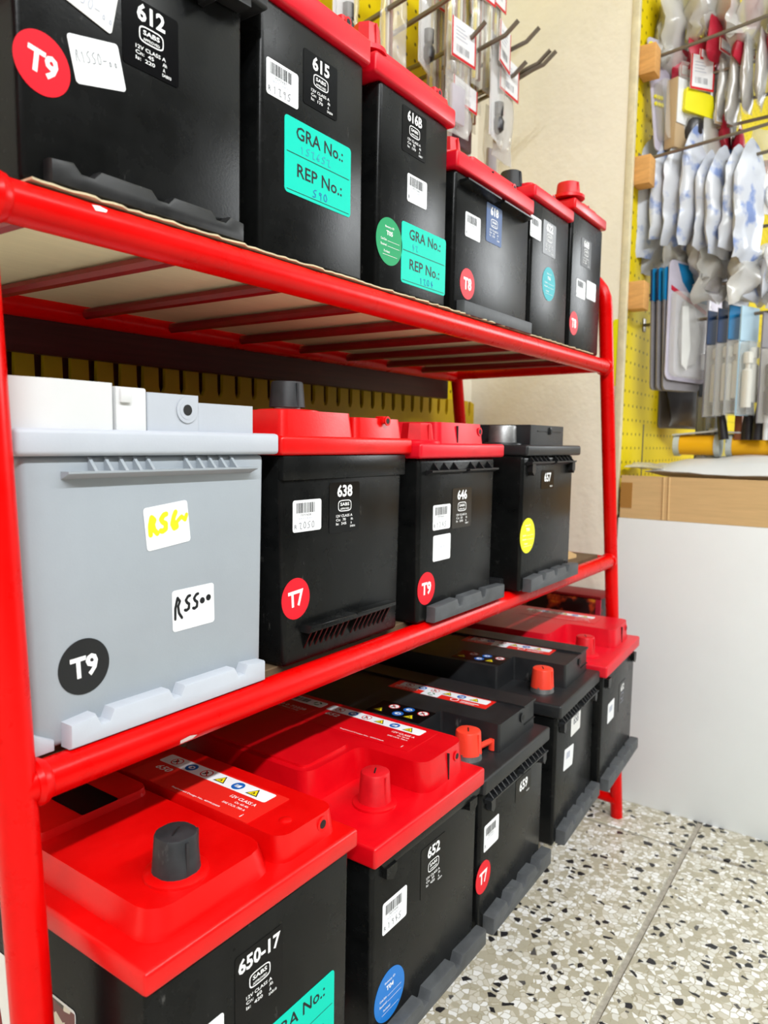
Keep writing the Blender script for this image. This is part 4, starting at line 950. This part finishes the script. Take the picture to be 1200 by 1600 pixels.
# deeper packs along the pegboard, seen between the front ones
for i, (x, z, k, lab) in enumerate(((1.62, .78, 'grey_card', 'grey pack deep on the pegboard behind the topmost clear bags'), (1.66, .62, 'maroon_part', 'dark maroon pack deep behind the silver sleeves'), (1.60, .50, 'dark_part', 'dark pack deep behind the yellow part packet'), (1.68, .36, 'lilac_card', 'lilac pack deep behind the blue print sachets'),
     (1.62, .205, 'dark_part', 'dark pack deep behind the tube packets'), (2.0, .70, 'silver_pack', 'silver pack far along the side pegboard, upper'), (2.0, .48, 'dark_part', 'dark pack far along the side pegboard, middle'), (2.0, .27, 'grey_card', 'grey pack far along the side pegboard, lower'))):
    t = thing('hanging_pack', lab, 'pack', (x, .375, Z0+z), R(-20), 'packs deep on the side pegboard')
    prism('card', [(x_, z_-.085) for x_, z_ in rrect(.16, .17, .008)], 0, .002, 'grey_card', t, axis='y'); pouch(t, 'pack_body', .15, .15, .030, k, 300+i, (0, -.018, -.015), crumple=.006, pinch=.9, top=.04)
# blister cards seen from the edge, under the lowest block
GC = 'grey blister cards'
CA = R(-24); cx_, sx_ = math.cos(CA), math.sin(CA)
def edge_at(x, y, w_): return (x+w_/2*cx_, y+w_/2*sx_)      # centre of a card whose near upright edge stands at x, y
for i, (y, lab) in enumerate(((.379, 'first grey blister card from the pegboard, seen edge on'), (.3685, 'second grey blister card from the pegboard, seen edge on'), (.358, 'third grey blister card, blue at the top, seen edge on'))):
    px_, py_ = edge_at(1.36, y, .10)
    t = thing('blister_card', lab, 'blister card', (px_, py_, Z0+.312), CA, GC); t.rotation_euler = (R(-2.5), 0, CA)
    prism('card', [(x_, z_-.107) for x_, z_ in rrect(.100, .214, .008)], -.0016, .0016, 'grey_card', t, axis='y')
    prism('card_top', [(x_, z_-.030) for x_, z_ in rrect(.100, .058, .006)], -.0022, -.0017, 'blue_card', t, axis='y'); box('card_edge', (-.0508, -.0023, -.058), (-.0498, .0018, -.004), 'navy_card' if i < 2 else 'blue_card', t)
px_, py_ = edge_at(1.362, .349, .112)
t = thing('blister_card', 'large clear blister card with blue top and grey tool, facing the aisle', 'blister card', (px_, py_, Z0+.322), CA, GC); t.rotation_euler = (R(-2), R(2), CA)
prism('card', [(x_, z_-.104) for x_, z_ in rrect(.112, .208, .012)], .0, .0018, 'lilac_card', t, axis='y')
prism('card_top', [(-.034, -.004), (.050, -.004), (.050, -.066), (.010, -.060), (-.02, -.034)], -.0006, -.0001, 'blue_card', t, axis='y')
prism('red_stripe', [(-.05, -.052), (.050, -.085), (.050, -.077), (-.05, -.044)], -.0009, -.0006, 'red_card', t, axis='y')
bm = bmesh.new(); add_prism(bm, [(x_, z_-.128) for x_, z_ in rrect(.100, .148, .012)], -.0010, -.012, 'y', bev=.004); from_bm('blister', bm, 'clear_film', t)
prism('tool_shape', [(-.022, -.07), (.004, -.075), (.018, -.10), (.026, -.13), (.014, -.175), (-.016, -.185), (-.028, -.14)], -.009, -.001, 'silver_pack', t, axis='y', bev=.002)
prism('tool_grip', [(-.030, -.080), (-.014, -.078), (-.004, -.15), (-.012, -.19), (-.026, -.18)], -.0105, -.0092, 'paper_aged', t, axis='y'); box('price_tag', (.024, -.0135, -.185), (.036, -.0125, -.158), 'paper_white', t)
# syringe packets
GP = 'clear packets of white tubes'
for i, (y, x, zt, lab) in enumerate(((.284, 1.395, .236, 'clear packet with a white tube and navy top, directly right of the large blister card'), (.266, 1.39, .238, 'clear packet with a white tube and navy top, second from the large blister card'),
     (.249, 1.39, .242, 'clear packet with a white tube and blue top, third from the large blister card'), (.229, 1.385, .238, 'clear packet with pale blue card and several white tubes'), (.196, 1.39, .225, 'dark tool packet at the right edge of the pegboard display'), (.305, 1.45, .150, 'clear packet with a dark tool low behind the large blister card'), (.289, 1.45, .140, 'clear packet with a dark tool low beside the other dark one'))):
    px_, py_ = edge_at(x, y, .036 if i != 3 else .05); hw = .018 if i != 3 else .025
    t = thing('tube_packet', lab, 'packet', (px_, py_, Z0+zt), CA, GP)
    box('card', (-hw, .006, -.185), (hw, .0072, 0), 'pale_blue_card' if i == 3 else 'grey_card', t)
    box('card_top', (-hw, .0045, -.058), (hw, .0058, -.001), ('navy_card', 'navy_card', 'blue_card', 'pale_blue_card', 'grey_card', 'dark_part', 'dark_part')[i], t)
    if i > 3: lathe('tool', [(.003, 0), (.009, .004), (.009, .085), (.004, .090)], 'dark_part', t, n=14, ctr=(0, -.004, -.172))
    else:
        for q in ((0,) if i < 3 else (-.013, .004)):
            lathe('white_tube', [(.0085, 0), (.0085, .062), (.004, .066), (.004, .074), (.008, .075), (.008, .092), (.004, .094)], 'white_tube', t, n=16, ctr=(q, -.004, -.158-abs(q)))
        lathe('tube_tip', [(.0055, 0), (.006, .016)], 'dark_part', t, n=12, ctr=(0, -.004, -.180))
    bm = bmesh.new(); add_prism(bm, [(-hw, -.0135), (hw, -.0135), (hw, .0042), (-hw, .0042)], -.184, -.060, 'z', bev=.003); from_bm('film', bm, 'clear_film', t)
# nozzles and rods standing in the tray
GN = 'black nozzles in the tray'
for i, (x, y, lab, h_, r0) in enumerate(((1.42, .256, 'black tapered nozzle, leftmost, leaning above the tape reels', .100, .0085), (1.43, .219, 'black tapered nozzle right of the brown stick', .095, .011), (1.42, .203, 'black tapered nozzle beside the white rod', .090, .010), (1.43, .172, 'thick black handle right of the white rod', .060, .014))):
    nz = lathe('nozzle', [(r0, 0), (r0*.95, h_*.3), (r0*.25, h_), (r0*.1, h_*1.01)] if i < 3 else [(r0, 0), (r0, h_*.8), (r0*.6, h_)], 'dark_part', n=16); nz.location = (x, y, Z0+.012); nz.rotation_euler = (R((-9, 0, 2, 0)[i]), 0, 0); prop(nz, lab, 'nozzle', GN)
rd = lathe('white_rod', [(.0045, 0), (.0045, .082), (.009, .083), (.009, .090), (.004, .10)], 'white_plastic', n=14); rd.location = (1.41, .189, Z0+.012); prop(rd, 'white plastic rod standing among the black nozzles', 'rod')
rd = box('brown_stick', (-.008, -.006, 0), (.008, .006, .048), 'copper_part', bev=.001); rd.location = (1.44, .236, Z0+.012); prop(rd, 'short brown stick between the first and second black nozzles', 'stick')

# upper packs
for i, (y, x, zt, w_, h_, an) in enumerate(((.392, 1.41, .800, .085, .135, 30), (.365, 1.40, .790, .08, .135, -20), (.338, 1.40, .800, .08, .12, 25), (.310, 1.42, .790, .085, .115, -30), (.280, 1.40, .800, .085, .12, 15), (.245, 1.40, .79, .085, .13, -25), (.21, 1.42, .78, .09, .14, 20), (.38, 1.41, .73, .075, .09, -20))):
    t = thing('clear_bag', ('crumpled clear bag in the top corner by the pegboard edge', 'crumpled clear bag, second at the top of the side pegboard', 'crumpled clear bag, third at the top', 'crumpled clear bag above the red packs', 'clear bag fifth at the top of the pegboard', 'clear bag sixth at the top of the pegboard', 'clear bag at the upper right corner of the photo', 'small crumpled bag above the top wooden block')[i], 'bag', (x, y, Z0+zt), R(an), 'clear bags at the top')
    pouch(t, 'film', w_, h_, .030, 'milky_film', 90+i, crumple=.014, pinch=.6)
    pouch(t, 'wrapped_part', w_*.5, h_*.7, .018, ('silver_pack', 'lilac_card', 'silver_pack', 'grey_card', 'red_card', 'red_card', 'silver_pack', 'lilac_card')[i], 190+i, (0, 0, -.01), crumple=.006, pinch=.7)
for i, (y, x, zt, w_, h_, k) in enumerate(((.352, 1.42, .690, .065, .060, 'red_card'), (.322, 1.41, .700, .07, .055, 'red_card'), (.296, 1.41, .715, .07, .065, 'red_card'), (.262, 1.41, .69, .06, .045, 'red_card'), (.215, 1.42, .69, .075, .07, 'red_card'), (.292, 1.45, .575, .075, .055, 'red_card'), (.272, 1.47, .555, .07, .06, 'red_card'))):
    t = thing('red_pack', ('red wrapped pack, leftmost under the clear bags', 'red wrapped pack, second under the clear bags', 'red wrapped pack, third under the clear bags', 'small red pack above the silver sleeves', 'red pack at the right edge under the clear bags', 'red and white striped pack below the silver sleeves', 'red pack half hidden behind the striped one')[i], 'pack', (x, y, Z0+zt), R(-35+9*i), 'red packs')
    pouch(t, 'wrap', w_, h_, .020, k, 110+i, crumple=.006, pinch=.9, top=.05); header(t, w_*.8, h_*.3, (0, -.014, -h_*.55), border='ink_red')
for i, (y, x, zt, h_) in enumerate(((.308, 1.43, .655, .115), (.288, 1.42, .670, .110), (.268, 1.41, .675, .125), (.248, 1.40, .680, .120), (.228, 1.40, .68, .115), (.205, 1.40, .67, .14), (.19, 1.4, .66, .13), (.325, 1.44, .65, .12))):
    t = thing('silver_sleeve', 'silver clear sleeve hanging in the upper row, %s from the left' % ('second', 'third', 'fourth', 'fifth', 'sixth', 'seventh', 'last', 'first')[i], 'sleeve', (x, y, Z0+zt), R(-30+6*i), 'silver sleeves')
    pouch(t, 'sleeve', .035, h_, .016, 'silver_pack', 130+i, crumple=.004, pinch=.8, top=.05); pouch(t, 'film', .040, h_*1.05, .020, 'clear_film', 230+i, crumple=.004, pinch=.8, top=.05)
# lilac boxed cards by the top block
t = thing('blister_card', 'lilac blister card with yellow dots hanging under the top wooden block', 'blister card', (1.385, .384, Z0+.700), R(-30)); t.rotation_euler = (R(-5), R(-4), R(-22))
prism('card', [(x_, z_-.095) for x_, z_ in rrect(.09, .19, .008)], 0, .0015, 'lilac_card', t, axis='y'); prism('blister', [(x_, z_-.125) for x_, z_ in rrect(.075, .10, .01)], -.018, 0, 'clear_film', t, axis='y')
for q in range(6): lathe('yellow_dot', [(.0035, 0), (.0035, -.003)], 'yellow_part', t, n=10, ctr=(-.036+(q % 3)*.008, -.0005, -.10-(q//3)*.012), axis='y')
lathe('yellow_seal', [(.008, 0), (.008, -.001)], 'yellow_part', t, n=16, ctr=(-.036, -.0002, -.015), axis='y')
t = thing('carded_packet', 'white carded box with pink print beside the lilac blister card', 'packet', (1.385, .352, Z0+.625), R(-22))
box('pack', (-.025, -.012, -.115), (.025, .010, 0), 'kraft_card', t, bev=.002); box('card_print', (-.024, -.0135, -.075), (.024, -.0123, -.002), 'paper_white', t)
t = thing('carded_packet', 'clear packet with a bright yellow part and a red edged price card', 'packet', (1.40, .335, Z0+.660), R(-38))
header(t, .048, .056, (0, -.022, 0), seed=3); pouch(t, 'film', .070, .150, .034, 'clear_film', 140, crumple=.004, pinch=.8, top=.04)
prism('yellow_part', [(-.028, -.052), (.028, -.060), (.032, -.098), (-.030, -.090)], -.019, .016, 'yellow_part', t, axis='y', bev=.004, vbev=.004); lathe('dark_drum', [(.018, 0), (.020, .008), (.020, .026), (.017, .032)], 'dark_part', t, n=20, ctr=(0, 0, -.130))
t = thing('carded_packet', 'beige tool packet with a white tag right of the yellow part', 'packet', (1.42, .300, Z0+.585), R(-30))
header(t, .030, .034, (0, -.012, 0), border='kraft_card', seed=5); pouch(t, 'film', .050, .125, .014, 'milky_film', 141, crumple=.003, pinch=.8); box('wooden_handle', (-.012, -.003, -.118), (.012, .003, -.03), 'kraft_card', t, bev=.003)
t = thing('black_tool', 'black tool with a blue clip hanging behind the right sachets', 'tool', (1.48, .285, Z0+.60)); box('blade', (-.03, -.004, -.09), (.03, .004, 0), 'dark_part', t, bev=.003); lathe('clip', [(.006, 0), (.010, .006), (.010, .018), (.005, .022)], 'navy_card', t, n=14, ctr=(-.02, -.006, -.10))
t = thing('carded_packet', 'packet of copper coloured fittings above the right end of the sachets', 'packet', (1.45, .232, Z0+.545), R(-25)); pouch(t, 'film', .06, .12, .02, 'clear_film', 150, crumple=.004, pinch=.8)
for q in range(4): lathe('fitting', [(.006, 0), (.008, .004), (.006, .02), (.009, .024), (.009, .03)], 'copper_part', t, n=12, ctr=(-.018+.012*q, 0, -.100+.018*(q % 2)))
t = thing('round_packet', 'white packet with a round ring shape at the right edge', 'packet', (1.43, .200, Z0+.455), R(-40)); prism('card', [(x_, z_-.032) for x_, z_ in rrect(.058, .064, .006)], 0, .002, 'paper_aged', t, axis='y'); lathe('ring', [(.024, 0), (.024, -.006), (.017, -.006), (.017, 0)], 'white_plastic', t, n=28, ctr=(0, -.0003, -.034), axis='y')
bpy.context.view_layer.update()
